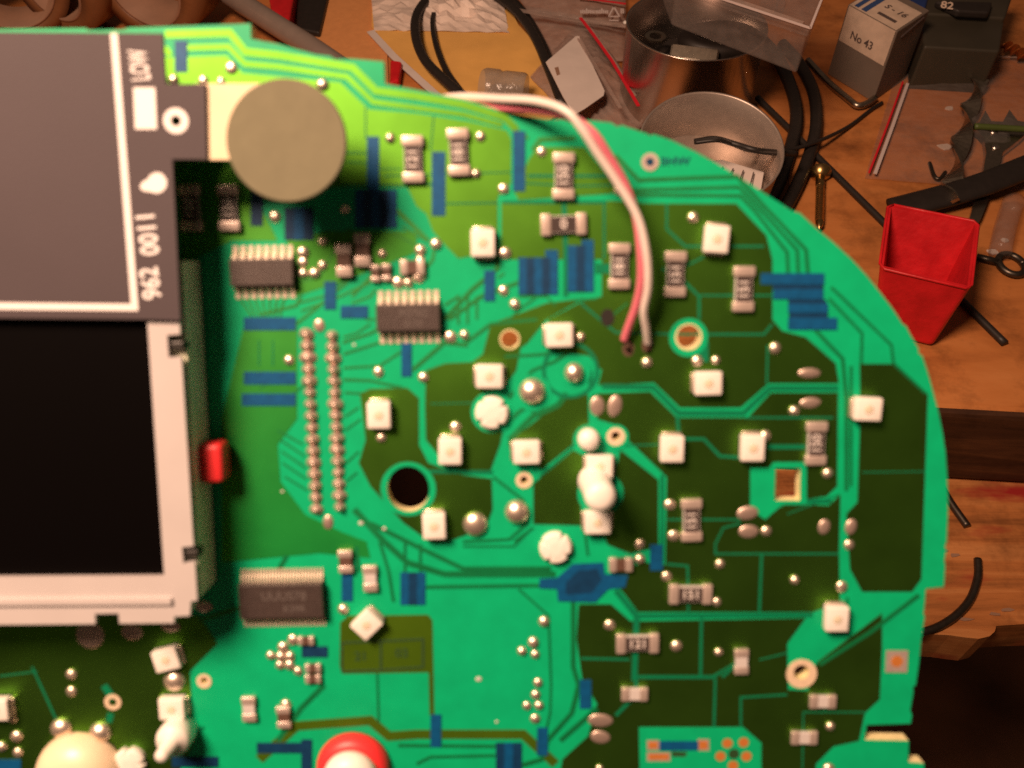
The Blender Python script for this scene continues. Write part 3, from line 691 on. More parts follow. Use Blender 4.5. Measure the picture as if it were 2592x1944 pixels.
# integrated circuits
def ic(x0, y0, x1, y1, npin, pinw, marks):
    a, b = B(x0, y0), B(x1, y1); cx, cy = (a.x+b.x)/2, (a.y+b.y)/2
    Wd, Hd = (b.x-a.x), (a.y-b.y)
    o = new_obj("integrated_circuit", rbox(Wd, Hd, 1.5, 0.15, 2, z0=0.25), M["icb"], pcb)
    o.location = (cx, cy, 0)
    pin = None
    if npin <= 10:
        for s in (1, -1):
            for i in range(npin):
                px = -Wd/2 + Wd*(i+0.5)/npin
                if pin is None:
                    prof = [(-0.6, 0.0), (-0.6, 0.14), (0.35, 0.16), (0.75, 0.80), (1.45, 0.86), (1.45, 0.70), (0.88, 0.64), (0.52, 0.0)]
                    wv = pinw; V = [(-wv/2, -p[0]+1.25, p[1]) for p in prof] + [(wv/2, -p[0]+1.25, p[1]) for p in prof]; n = len(prof)
                    F = [tuple(range(n)), tuple(reversed(range(n, 2*n)))] + [(j, n+j, n+(j+1) % n, (j+1) % n) for j in range(n)]
                    pin = sub(o, "pin", pydata(V, [tuple(reversed(f)) for f in F]), M["pinm"]); q = pin
                else: q = copy_obj(pin, o)
                q.location = (px, s*(Hd/2+0.15), 0); q.rotation_euler = (0, 0, 0 if s > 0 else math.pi)
                q.location.y = s*(Hd/2 + 0.05)
    else:
        for s in (1, -1):
            V, F = [], []
            for i in range(npin):
                px = -Wd/2 + Wd*(i+0.5)/npin; b0 = len(V)
                for (y, z) in [(0, .5), (0, .62), (0.7, .60), (1.1, .16), (1.9, .14), (1.9, 0.0), (1.0, 0.0), (0.6, .48)]:
                    V += [(px-pinw/2, s*(Hd/2+y), z), (px+pinw/2, s*(Hd/2+y), z)]
                for j in range(8):
                    k = (j+1) % 8; F.append((b0+2*j, b0+2*j+1, b0+2*k+1, b0+2*k))
            q = sub(o, "pin_row", pydata(V, F), M["pinm"]); q["kind"] = "stuff"
    for s, sz, dx, dy in marks:
        sub(o, "marking", text_mesh(s, sz, 0.01), M["icm"], (dx, dy, 1.77))
    return o
ic(502, 560, 640, 615, 8, 0.75, [])
ic(815, 657, 953, 712, 8, 0.75, [("M3702", 1.5, 0.8, 0.6), ("0129", 1.3, 0.8, -0.9)])
ic(521, 1255, 704, 1325, 28, 0.28, [("UUUS78", 1.9, 0.5, 0.8), ("K39R", 1.5, 2.0, -1.2)])

# entry holes of the two wires, their dark inside drawn as flat spots
for x, y in [(1357, 752), (1399, 745)]: layer("drilled_spot", [hole(x, y, 13, 20, 18)], 0.11, M["capb"])
layer("drilled_spot", [hole(1312, 686, 15, 20, 19)], 0.11, M["dark"])

# mechanical posts of the gauge motors
def mk_star():
    P = []
    n = 48
    for i in range(n):
        a = 2*math.pi*i/n
        d = min(abs(((a - q + math.pi) % (2*math.pi)) - math.pi) for q in (0.6, 2.2, 3.75, 5.3))
        P.append(36*MMV*(0.80 if d < 0.10 else 1.0)); 
    V, F = [], []
    for rr, z in [(1.0, 0), (1.0, 0.9), (0.86, 1.3), (0.4, 1.45)]:
        for i in range(n):
            a = 2*math.pi*i/n; V.append((P[i]*rr*math.cos(a), P[i]*rr*math.sin(a), z))
    for j in range(3):
        for i in range(n):
            a, b = j*n+i, j*n+(i+1) % n; F.append((a, b, b+n, a+n))
    F.append(tuple(3*n+i for i in range(n)))
    return new_obj("slotted_rivet", pydata(V, F), M["white"], pcb)
for x, y, r in [(1063, 890, 0), (1200, 1180, 25), (285, 1642, 60)]: part("star", mk_star, x, y, R(r))
def post(name, x, y, prof, m):
    o = new_obj(name, lathe(prof, 28), M[m], pcb, True); o.location = B(x, y); return o
post("motor_shaft", 1284, 1037, [(2.5, 0), (2.5, 1.0), (2.2, 1.4), (2.2, 9.0), (1.9, 9.8), (1.0, 10.1), (0.01, 10.15)], "white")
post("plastic_pin", 1270, 945, [(1.6, 0), (1.6, 1.8), (1.2, 2.4), (0.01, 2.6)], "white")
post("motor_shaft", 392, 1572, [(2.6, 0), (2.6, 3.5), (2.3, 4.2), (1.1, 4.6), (1.0, 8.0), (0.6, 8.4), (0.01, 8.5)], "white")
post("domed_cap", 178, 1668, [(6.9, 0), (6.9, 0.6), (6.5, 2.0), (5.4, 3.4), (3.8, 4.3), (2.0, 4.8), (0.01, 5.0)], "cream")
o = post("shaft_collar", 765, 1655, [(5.8, 0), (5.8, 0.6), (5.5, 1.6), (4.9, 2.3), (4.3, 2.5), (0.01, 2.5)], "redp")
sub(o, "shaft_tip", lathe([(4.2, 2.3), (4.2, 3.4), (3.8, 4.4), (2.8, 5.1), (1.4, 5.5), (0.01, 5.6)], 28), M["white"], smooth=True)

# ------------------------------------------------------------------ display module standing on the board
disp = bpy.data.objects.new("display_module", None); COL.objects.link(disp); disp.matrix_world = BM
tag(disp, "black display screen in a whitish metal bezel standing on the circuit board", "display")
HT = 9.0
fo = [(-300, 1250), (355, 1246), (318, 690), (309, 560), (380, 560), (389, 722), (361, 724), (364, 772), (392, 772), (418, 1180), (393, 1182), (396, 1217), (421, 1216), (426, 1297), (412, 1299), (410, 1330), (376, 1332),
      (376, 1346), (258, 1347), (256, 1325), (205, 1326), (206, 1348), (-300, 1352)]
new_obj("bezel", prism([BP(fo, HT)], HT-0.9, HT), M["frame"], disp)
new_obj("bezel_rib", prism([ribbon(BP([(-300, 1301), (372, 1297)], HT), 13*MMV)], HT-0.1, HT+0.5), M["frame"], disp)
new_obj("screen", prism([BP([(-300, 560), (312, 560), (358, 1252), (-300, 1258)], HT)], HT-1.5, HT-0.95), M["screen"], disp)
tb = [(-300, 120), (290, 120), (322, 560), (383, 565), (424, 1300), (380, 1336), (-300, 1344)]
new_obj("tray", prism([BP(tb, HT)], 0.4, HT-1.6), M["tray"], disp)
o = new_obj("corner_clip", prism([BP([(362, 1308), (392, 1303), (398, 1285), (408, 1285), (408, 1325), (362, 1332)], HT)], HT-2.5, HT-0.2), M["white"], disp)
for x, y in [(376, 748), (408, 1200)]:
    o = new_obj("clip", rbox(2.2, 1.2, 2.4, 0.2, 2), M["dark"], disp); o.location = B(x, y, HT) - Vector((0, 0, 2.9))
o = new_obj("red_plug", rbox(3.6, 5.9, 4.2, 0.9, 4), M["redp"], disp, True); o.location = B(456, 1001, 4.5) - Vector((0, 0, 3.6))

card = bpy.data.objects.new("printed_film", None); COL.objects.link(card); card.matrix_world = BM
tag(card, "dark grey printed film with white border line, LOW and 962 0011, lying on the display", "panel")
HC = 9.7
pq = lambda pts: BP(pts, HC)
rc = B(380, 261, HC)
hole_c = circle(rc.x, rc.y, 9*MMV)
new_obj("film", prism([pq([(-300, 66), (352, 72), (358, 181), (443, 181), (446, 344), (372, 344), (379, 480), (389, 692), (318, 690), (-300, 684)]), hole_c], HC-0.45, HC), M["card"], card)
new_obj("border_line", prism([ribbon(pq([(246, 72), (291, 664), (-300, 658)]), 13*MMV)], HC-0.02, HC+0.03), M["print"], card)
new_obj("print_block", prism([pq([(288, 189), (335, 189), (339, 279), (292, 279)])], HC-0.02, HC+0.03), M["print"], card)
new_obj("print_ring", prism([circle(rc.x, rc.y, 24*MMV), circle(rc.x, rc.y, 10*MMV)], HC-0.02, HC+0.03), M["print"], card)
bl = B(339, 393, HC)
key = circle(bl.x, bl.y, 20*MMV, 24)
new_obj("print_spot", prism([pq([(338, 372), (350, 375), (360, 388), (360, 402), (352, 413), (340, 418), (322, 414), (308, 412), (302, 403), (308, 393), (318, 388), (326, 377)])], HC-0.02, HC+0.03), M["print"], card)
for s, x, y, sz, kx, ky in [("LOW", 303, 141, 29, 0.66, 1.40), ("962", 327, 612, 36, 0.94, 1.15), ("0011", 321, 504, 36, 0.94, 1.15)]:
    me = text_mesh(s, sz*MMV*1.25, 0.02); o = new_obj("lettering", me, M["print"], card); o.location = B(x, y, HC) + Vector((0, 0, 0.02)); o.rotation_euler = (0, 0, R(90+4)); o.scale = (kx, ky, 1)

sig = bpy.data.objects.new("disc_emblem", None); COL.objects.link(sig); sig.matrix_world = BM
tag(sig, "flat grey disc on a cream plate beside the printed panel", "disc")
new_obj("plate", prism([BP([(420, 180), (600, 180), (600, 345), (420, 345)], 9.2)], 8.2, 9.2), M["cream"], sig)
dc = B(618, 304, 11.4); dr = (B(748, 304, 11.4) - dc).length
o = new_obj("disc", lathe([(dr-0.15, 0), (dr, 0.15), (dr, 0.75), (dr-0.15, 0.9), (0.01, 0.9)], 64), M["felt"], sig); o.location = dc - Vector((0, 0, 0.9))
o = new_obj("stem", lathe([(3.0, 0), (3.0, 10.5), (0.01, 10.5)], 24), M["white"], sig, True); o.location = (dc.x-1.0, dc.y+0.5, 0.02)

# ------------------------------------------------------------------ twin wire
wire = bpy.data.objects.new("twin_wire", None); COL.objects.link(wire); wire.matrix_world = BM
tag(wire, "red and white two-core wire looping over the board's edge and soldered to it", "wire")
wp = [(900, 225, -9), (985, 210, -4), (1080, 214, 1), (1160, 219, 4.5), (1222, 240, 7), (1258, 280, 7.5), (1290, 330, 7), (1332, 392, 6.5), (1378, 470, 6.2), (1397, 550, 5.8), (1400, 620, 4.8), (1391, 672, 3.4), (1396, 710, 2.0), (1400, 742, 0.5)]
rp = [(900, 240, -9.5), (985, 226, -5), (1080, 232, -0.2), (1165, 238, 3), (1228, 252, 6), (1280, 286, 7.2), (1316, 338, 6.7), (1350, 398, 5.9), (1374, 468, 5.6), (1384, 545, 5.4), (1384, 610, 4.4), (1374, 660, 3.2), (1358, 705, 1.8), (1348, 735, 0.7)]
for nm, P, m in (("white_core", wp, "wirew"), ("red_core", rp, "wirer")):
    path = catmull([B(x, y, h) for x, y, h in P], 8)
    new_obj(nm, tube(path, 0.60, 12), M[m], wire, True)
for a, b in (((1352, 735, 0.6), (1358, 756, 0.2)), ((1399, 740, 0.5), (1400, 757, 0.2))):
    new_obj("bare_end", tube([B(*a), B(*b)], 0.45, 10), M["capb"], wire, True)

# ------------------------------------------------------------------ things on the bench
def ground_poly(pts, z): return [tuple(D(x, y, z)[:2]) for x, y in pts]
def cable(name, pts, r, m, label, cat, z=None, sub_=8, n=10, flat=1.0, group=None, twist=None):
    """pts: view px plus height; lies on the bench"""
    path = catmull([D(p[0], p[1], p[2] if len(p) > 2 else r) for p in pts], sub_)
    return thing_mesh(name, tube(path, r, n, flat, twist), M[m], label, cat, group, True)
def sheet(contour, z, bulge, nx=14, seed=1, rough=1.0, thick=0.25):
    """a wrinkled sheet filling a quad (4 corners, world xy) lying at height z, thickened"""
    rnd = random.Random(seed); a, b, c, d = [Vector((p[0], p[1])) for p in contour]
    hs = {}
    g = [[rnd.uniform(-1, 1) for _ in range(nx+3)] for _ in range(nx+3)]
    V = []
    for side in (1, 0):
        for j in range(nx+1):
            for i in range(nx+1):
                u, v = i/nx, j/nx
                p = (a*(1-u)+b*u)*(1-v) + (d*(1-u)+c*u)*v
                hgt = z + bulge*math.sin(math.pi*u)*math.sin(math.pi*v) + rough*(g[j][i]*0.7+0.7)*(0.25+min(u, v, 1-u, 1-v)*2.4)
                V.append((p.x + rnd.uniform(-.3, .3)*rough*0 , p.y, hgt - (0 if side else thick)))
    N = (nx+1)**2; F = []
    for j in range(nx):
        for i in range(nx):
            q = j*(nx+1)+i
            F.append((q, q+1, q+nx+2, q+nx+1)); F.append((N+q, N+q+nx+1, N+q+nx+2, N+q+1))
    rim = [i for i in range(nx+1)] + [(j+1)*(nx+1)-1 for j in range(1, nx+1)] + [nx*(nx+1)+i for i in range(nx-1, -1, -1)] + [j*(nx+1) for j in range(nx-1, 0, -1)]
    for k in range(len(rim)):
        p, q = rim[k], rim[(k+1) % len(rim)]; F.append((p, N+p, N+q, q))
    me = pydata(V, F)
    bm = bmesh.new(); bm.from_mesh(me); bmesh.ops.recalc_face_normals(bm, faces=bm.faces); bm.to_mesh(me); bm.free()
    return me
def root_at(name, p, label, cat, group=None):
    o = empty(name, p); tag(o, label, cat, group); return o
def strip(pts, z, wmm, h): return prism([ribbon([tuple(D(x, y, z)[:2]) for x, y in pts], wmm)], z, z+h)

me = prism([ground_poly([(700, -80), (830, -80), (840, 215), (660, 215), (672, 100)], 1)], 0.1, 1.6)  # added sheet: the bench's brighter light here is put into its colour
thing_mesh("bench_lightening_sheet", me, M["lightensheet"], "flat tan sheet added to lighten the bench between the grey rod and the envelope", "sheet")
# manila envelope, crumpled wrapper, belts
q = ground_poly([(800, 40), (1135, -20), (1225, 190), (985, 255)], 2)
me = prism([ground_poly([(806, -40), (804, 66), (850, 118), (905, 168), (985, 240), (1120, 330), (1230, 230), (1175, 120), (1120, 62), (1060, -60)], 1)], 1.8, 4.2)
thing_mesh("padded_envelope", me, M["envelope"], "yellow manila envelope lying under the black drive belts", "envelope")
me = strip([(800, 68), (850, 122), (905, 172), (990, 248)], 4.3, 6, 0.6)
thing_mesh("paper_strip", me, M["paper"], "pale worn paper strip along the edge of the yellow envelope", "paper")
me = sheet(ground_poly([(800, -30), (1080, -30), (1100, 70), (808, 64)], 5), 4, 7, 18, 3, 5.0)
thing_mesh("crumpled_wrapper", me, M["foil"], "crumpled whitish wrapper on top of the yellow envelope", "wrapper")
bp = [(1010, 215), (960, 172), (915, 125), (897, 70), (905, 22), (950, -22), (1030, -30), (1100, 10), (1150, 70), (1186, 150), (1215, 225)]
cable("drive_belt", [(x, y, 14) for x, y in bp], 3.7, "rubber", "thick black rubber drive belt looped over the yellow envelope", "belt", n=12, flat=0.8)
tb = [(1000, 200), (965, 150), (942, 90), (938, 40), (960, -5), (1030, -45), (1090, -15), (1140, 40), (1178, 110), (1192, 160)]
tp = catmull([D(x, y, 9) for x, y in tb], 14)
belt = root_at("toothed_belt", Vector((tp[0].x, tp[0].y, 5)), "thin black toothed belt running inside the thick belt loop", "belt")
part_at("band", tube(tp, 1.3, 8, 1.8), M["rubber"], belt, Vector((tp[0].x, tp[0].y, 5)), True)
V, F = [], []
for i in range(1, len(tp)-1):
    for sft in (0.0, 0.5):
        p = tp[i]*(1-sft) + tp[i+1]*sft; t = (tp[i+1]-tp[i]).normalized(); s = Vector((-t.y, t.x, 0)).normalized()
        b0 = len(V)
        for a in (-0.55, 0.55):
            for c in (0.6, 2.6):
                for z in (-2, 2): V.append(p + t*a + s*c + Vector((0, 0, z)))
        F += [(b0+f[0], b0+f[1], b0+f[2], b0+f[3]) for f in ((0, 1, 3, 2), (4, 6, 7, 5), (0, 4, 5, 1), (2, 3, 7, 6), (0, 2, 6, 4), (1, 5, 7, 3))]
o = part_at("teeth", pydata(V, F), M["rubber"], belt, Vector((tp[0].x, tp[0].y, 5))); o["kind"] = "stuff"

# clear plastic sleeve lying on the envelope
p0, p1 = D(1040, 190, 16), D(1150, 190, 16)
sl = lathe([(12, 0), (13.5, 3), (13.5, 12), (12.2, 14), (13.2, 17), (13.2, 30), (12, 32)], 28, False)
o = new_obj("clear_sleeve", sl, M["sleeve"], None, True); o.location = Vector((p0.x, p0.y, 16.5))*K
o.rotation_euler = (0, R(90), R(-12)); tag(o, "grey see-through plastic sleeve lying behind the wire loop", "plastic sleeve")

# zip bags: one with a white label, one printed behind
bz = D(1290, 180, 4)
bag1 = root_at("labelled_zip_bag", (bz.x, bz.y, 3), "clear zip bag with a blank white label and red zip line", "zip bag")
def bagpart(nm, me, m, root, org, smooth=True): return part_at(nm, me, m, root, org, smooth)
o1 = Vector((bz.x, bz.y, 3))
bagpart("film", sheet(ground_poly([(1145, 165), (1262, 34), (1420, 250), (1300, 330)], 6), 5, 7, 22, 5, 3.6), M["haze_bag"], bag1, o1)
bagpart("label", prism([ground_poly([(1179, 134), (1244, 78), (1251, 78), (1306, 196), (1304, 206), (1264, 234), (1240, 248), (1216, 208)], 24)], 23.5, 24.0), M["paper"], bag1, o1, False)
bagpart("stain", prism([ground_poly([(1198, 146), (1206, 144), (1210, 160), (1203, 163)], 24.2)], 24.0, 24.2), M["core"], bag1, o1, False)
bagpart("red_zip_line", strip([(1254, 40), (1280, 74), (1320, 130), (1350, 180), (1379, 230)], 25, 2.2, 0.8), M["redline"], bag1, o1, False)
bagpart("zip_ridge", strip([(1250, 84), (1290, 150), (1340, 235)], 24.5, 2.5, 0.8), M["haze_bag"], bag1, o1, False)
bagpart("zip_ridge", strip([(1275, 62), (1330, 140), (1372, 208)], 24.6, 1.8, 0.8), M["haze_bag"], bag1, o1, False)
bz = D(1240, 20, 6); o2 = Vector((bz.x, bz.y, 2))
bag2 = root_at("printed_zip_bag", o2, "dusky zip bag with pale printed recycling triangle, behind the labelled bag", "zip bag")
bagpart("film", sheet(ground_poly([(1075, -60), (1352, -60), (1352, 58), (1140, 20)], 10), 9, 3, 14, 8, 1.6), M["haze_bag"], bag2, o2)
bagpart("film_base", sheet(ground_poly([(1110, 5), (1350, 50), (1353, 130), (1200, 130)], 4), 3, 3, 12, 9, 1.6), M["haze_bag"], bag2, o2)
bagpart("fold_ridge", strip([(1115, 22), (1240, 44), (1352, 58)], 15.5, 4, 0.8), M["haze_bag"], bag2, o2, False)
bagpart("red_zip_line", strip([(1250, -4), (1300, 2), (1352, 9)], 16, 1.8, 0.6), M["redline"], bag2, o2, False)
for a, b in (((1315, 36), (1326, 15)), ((1326, 15), (1338, 36)), ((1338, 36), (1315, 36)), ((1316, 44), (1336, 45))):
    bagpart("triangle_print", strip([a, b], 16.5, 1.3, 0.3), M["bagprint"], bag2, o2, False)
rnd = random.Random(4)
for x0, n in ((1255, 8), (1288, 7), (1342, 2)):
    for i in range(n):
        x = x0 + i*4; hgt = rnd.choice((6, 7, 10))
        bagpart("print_stroke", strip([(x, 29), (x, 29-hgt)], 16.5, 1.1, 0.3), M["bagprint"], bag2, o2, False)
bagpart("bead", dome(2, 2, 10, 4), M["white"], bag2, Vector((0, 0, 0))).location = D(1351, 50, 17) - o2

# round tins
def tin(name, cxv, cyv, z_rim, rad_v, hgt, m, label, wall=0.8):
    c = D(cxv, cyv, z_rim); rr = (D(cxv + rad_v, cyv, z_rim) - c).length
    root = root_at(name, (c.x, c.y, z_rim-hgt), label, "tin")
    k = 64
    new_obj("wall", lathe([(rr, 0), (rr, hgt-1.2), (rr+0.7, hgt-0.8), (rr+0.7, hgt-0.1), (rr, hgt), (rr-wall, hgt-0.4), (rr-wall, 1.0)], k, False), M[m], root, True)
    new_obj("bottom", lathe([(rr-0.05, 0.1), (rr-0.05, 0.9), (0.01, 0.9)], k), M[m], root)
    return root, c, rr
t1, c1, r1 = tin("shiny_tin", 1505, 50, 62, 150, 60, "steel", "shiny steel tin half hidden under the clear lidded box")
root, c2, r2 = tin("brushed_tin", 1537, 313, 46, 154, 38, "brushed", "open brushed metal tin beside the board's edge, with ruled paper inside")
root.rotation_euler = (R(13), 0, 0); root.location = (c2 - Vector((0, -38*math.sin(R(13)), 38*math.cos(R(13)))))*K
# what lies in the shiny tin
br = root_at("steel_bracket", (c1.x-2, c1.y-18, 44), "small bent steel bracket lying in the shiny tin", "bracket")
for (sx, sy, sz, x, z, nm) in ((30, 9, 1.5, 0, 12, "top_plate"), (1.5, 9, 12, -15, 0, "flange"), (1.5, 9, 12, 15, 0, "flange")):
    o = new_obj(nm, rbox(sx, sy, sz, 0.4, 2), M["zinc"], br); o.location = (x, 0, z)
br.rotation_euler = (R(35), 0, R(-14))
pc = D(1560, 112, 48)
thing_mesh("coiled_hose", tube([Vector((pc.x+22*math.cos(a), pc.y+10+14*math.sin(a), 50)) for a in [i*2*math.pi/40 for i in range(41)]], 7, 12), M["rubber"], "black rubber ring inside the shiny tin", "ring", smooth=True)
pc = D(1392, 88, 58)
thing_mesh("washer", lathe([(4.2, 0), (7, 0), (7, 1.2), (4.2, 1.2), (4.2, 0)], 28, False), M["zinc"], "small steel washer at the shiny tin's rim", "washer")
bpy.data.objects["washer"].location = Vector((pc.x+8, pc.y+6, 57))*K
base = root_at("tin_contents", (c1.x, c1.y, 3), "dark jumble of scrap filling the shiny tin", "scrap")
me = dome(r1-2, 40, 24, 5)
rnd = random.Random(2)
for v in me.vertices: v.co += Vector((rnd.uniform(-1, 1), rnd.uniform(-1, 1), rnd.uniform(-4, 4)))
new_obj("heap", me, M["rubber"], base)
# paper in the brushed tin
pp = root_at("ruled_paper", (c2.x, c2.y, 4), "folded white paper with black ruled lines in the brushed tin", "paper")
cn = [D(1505, 352, 14), D(1560, 345, 20), D(1650, 372, 18), D(1640, 430, 10), D(1560, 440, 9)]
V = [p - Vector((c2.x, c2.y, 4)) for p in cn]; V += [v - Vector((0, 0, 0.5)) for v in V]
o = new_obj("sheet", pydata(V, [(4, 3, 2, 1, 0), (5, 6, 7, 8, 9)] + [(i, (i+1) % 5, 5+(i+1) % 5, 5+i) for i in range(5)]), M["paper"], pp)
for k in range(5):
    a = D(1540+k*22, 356+k*4, 19.5) - Vector((c2.x, c2.y, 4)); b = D(1512+k*26, 384+k*8, 15.5) - Vector((c2.x, c2.y, 4))
    new_obj("ruled_line", tube([a, b], 0.4, 6), M["inkblack"], pp)

# clear organiser box, propped over the tin
def obox(name, top, z_top, z_bot, m):
    """solid from four view-px corners of its top face and a drop to z_bot"""
    T = [D(x, y, z_top) for x, y in top]; V = T + [Vector((p.x, p.y, z_bot)) for p in T]
    F = [(0, 1, 2, 3), (7, 6, 5, 4)] + [(i, 4+i, 4+(i+1) % 4, (i+1) % 4) for i in range(4)]
    me = pydata(V, F); bm = bmesh.new(); bm.from_mesh(me); bmesh.ops.recalc_face_normals(bm, faces=bm.faces)
    bmesh.ops.bevel(bm, geom=list(bm.edges), offset=1.8, segments=3, affect='EDGES', profile=0.5)
    bm.to_mesh(me); bm.free(); return me
ob = Vector((D(1620, 20, 95).x, D(1620, 20, 95).y, 66))
org = root_at("organiser_box", ob, "clear plastic lidded organiser box with a pale latch, lying over the shiny tin", "organiser box")
part_at("tray", obox("tray", [(1440, -75), (1800, -75), (1742, 80), (1460, -22)], 92, 68, None), M["clearbox"], org, ob)
part_at("lid", obox("lid", [(1434, -80), (1806, -80), (1750, 62), (1454, -36)], 99, 93, None), M["clearbox"], org, ob)
o = new_obj("latch", rbox(15, 5, 12, 1, 3), M["clearbox"], org); o.location = D(1662, 40, 84) - ob; o.rotation_euler = (0, 0, R(-18))
part_at("lid_ridge", strip([(1480, -40), (1600, 6), (1735, 52)], 99.3, 2.0, 1.2), M["haze_bag"], org, ob)

for a, b in (((1454, -36), (1750, 62)), ((1750, 62), (1806, -80))):
    part_at("lid_edge", strip([a, b], 99.2, 1.4, 0.8), M["bagprint"], org, ob)
for x, y in ((1530, -20), (1600, 4), (1700, 40)):
    o = new_obj("divider", rbox(1.2, 60, 20, 0.2, 1), M["haze_bag"], org); o.location = D(x, y-30, 72) - ob + Vector((0, 20, -2)); o.rotation_euler = (0, 0, R(-18))
# grey carton with label
cb = [D(1885, 221, 0), D(1952, 173, 0), D(1787, 160, 0)]
e1, e2 = cb[1]-cb[0], cb[2]-cb[0]
CH = 54.0
ct = root_at("small_carton", cb[0], "small grey carton with a cream label, blue stripes and 43 printed", "carton")
V = [Vector((0, 0, 0)), e1, e1+e2, e2]; V = V + [v + Vector((0, 0, CH)) for v in V]
me = pydata(V, [(0, 3, 2, 1), (4, 5, 6, 7), (0, 1, 5, 4), (1, 2, 6, 5), (2, 3, 7, 6), (3, 0, 4, 7)])
bm = bmesh.new(); bm.from_mesh(me); bmesh.ops.recalc_face_normals(bm, faces=bm.faces); bmesh.ops.bevel(bm, geom=list(bm.edges), offset=0.8, segments=2, affect='EDGES', profile=0.5); bm.to_mesh(me); bm.free()
new_obj("box", me, M["carton"], ct)
n2 = Vector((e2.y, -e2.x, 0)).normalized()
if n2.y > 0: n2 = -n2
def on_left(u, z, off=0.3): return e2*u + Vector((0, 0, z)) + n2*off        # left front face
def on_top(u, v, off=0.3): return e2*u + e1*v + Vector((0, 0, CH+off))
def quad(nm, P, m): 
    return new_obj(nm, pydata(P, [(0, 1, 2, 3)]), m, ct)
quad("side_label", [on_left(0.03, 28), on_left(0.97, 28), on_left(0.97, CH-0.2), on_left(0.03, CH-0.2)], M["cartonlabel"])
quad("top_label", [on_top(0.03, 0.0), on_top(0.97, 0.0), on_top(0.97, 0.80), on_top(0.03, 0.80)], M["cartonlabel"])
for a, b in ((0.66, 0.76), (0.82, 0.90)): quad("blue_stripe", [on_top(a, 0.04, 0.5), on_top(b, 0.04, 0.5), on_top(b, 0.78, 0.5), on_top(a, 0.78, 0.5)], M["inkblue"])
quad("bar_print", [on_top(0.16, 0.16, 0.5), on_top(0.52, 0.16, 0.5), on_top(0.52, 0.24, 0.5), on_top(0.16, 0.24, 0.5)], M["inkblack"])
ux = (-e2).normalized()
def letters(s, size, pos, xdir, ydir, m):
    o = new_obj("lettering", text_mesh(s, size, 0.05), m, ct); z = xdir.cross(ydir)
    o.matrix_local = Matrix(((xdir.x, ydir.x, z.x, pos.x), (xdir.y, ydir.y, z.y, pos.y), (xdir.z, ydir.z, z.z, pos.z), (0, 0, 0, 1)))
letters("No 43", 8, on_left(0.55, 36, 0.5), ux, Vector((0, 0, 1)), M["inkblack"])
letters("S - 16", 8, on_top(0.34, 0.48, 0.55), ux, Vector((-ux.y, ux.x, 0)) if (Vector((-ux.y, ux.x, 0))).y > 0 else -Vector((-ux.y, ux.x, 0)), M["inkblack"])
n1 = Vector((e1.y, -e1.x, 0)).normalized()
if n1.y > 0: n1 = -n1
new_obj("flap_slit", tube([e1*0.2 + Vector((0, 0, CH-7)) + n1*0.2, e1*0.85 + Vector((0, 0, CH-3)) + n1*0.2], 0.6, 6), M["inkblack"], ct)

# dark box, blue box behind
db = root_at("dark_box", D(2080, 170, 0), "dark greenish box with pale 82 on its lid, behind the carton", "box")
p = D(2080, 170, 0)
part_at("body", obox("b", [(1990, 25), (2172, 30), (2160, 110), (1996, 100)], 34, 0.2, None), M["darkbox"], db, p)
part_at("lid", obox("l", [(1988, -40), (2195, -30), (2172, 38), (1992, 28)], 38, 30, None), M["darkbox"], db, p)
part_at("handle", obox("h", [(2020, 0), (2145, 3), (2138, 26), (2070, 22)], 44, 38.2, None), M["rubber"], db, p)
o = new_obj("lettering", text_mesh("82", 9, 0.1), M["cartonlabel"], db); o.location = D(2046, 12, 44.5) - p; o.rotation_euler = (R(20), 0, R(-20))
me = obox("b", [(1905, -70), (2020, -60), (2000, 18), (1940, 2)], 40, 0.2, None)
thing_mesh("blue_box", me, M["bluebox"], "blue plastic box peeping out behind the small carton", "box")

# bag of bits on the right
bc = D(2050, 280, 2); o3 = Vector((bc.x, bc.y, 0.3))
bag3 = root_at("bits_zip_bag", o3, "clear zip bag with red zip line over a twisted drill bit and steel cutter", "zip bag")
bagpart("film", sheet(ground_poly([(1950, 110), (2330, 125), (2330, 420), (1868, 384)], 2), 1.5, 6, 18, 12, 1.6), M["bag"], bag3, o3)
bagpart("red_zip_line", strip([(1950, 178), (1915, 275), (1877, 374)], 4.0, 1.3, 0.8), M["redline"], bag3, o3, False)
bagpart("zip_ridge", strip([(1960, 182), (1926, 278), (1890, 376)], 4.0, 2.2, 0.9), M["bagprint"], bag3, o3, False)
bagpart("side_seam", strip([(1982, 108), (1986, 140), (1990, 178)], 4.0, 2.4, 0.6), M["bagprint"], bag3, o3, False)
bagpart("top_seam", strip([(1995, 115), (2100, 122), (2330, 128)], 4.0, 1.6, 0.6), M["haze_bag"], bag3, o3, False)
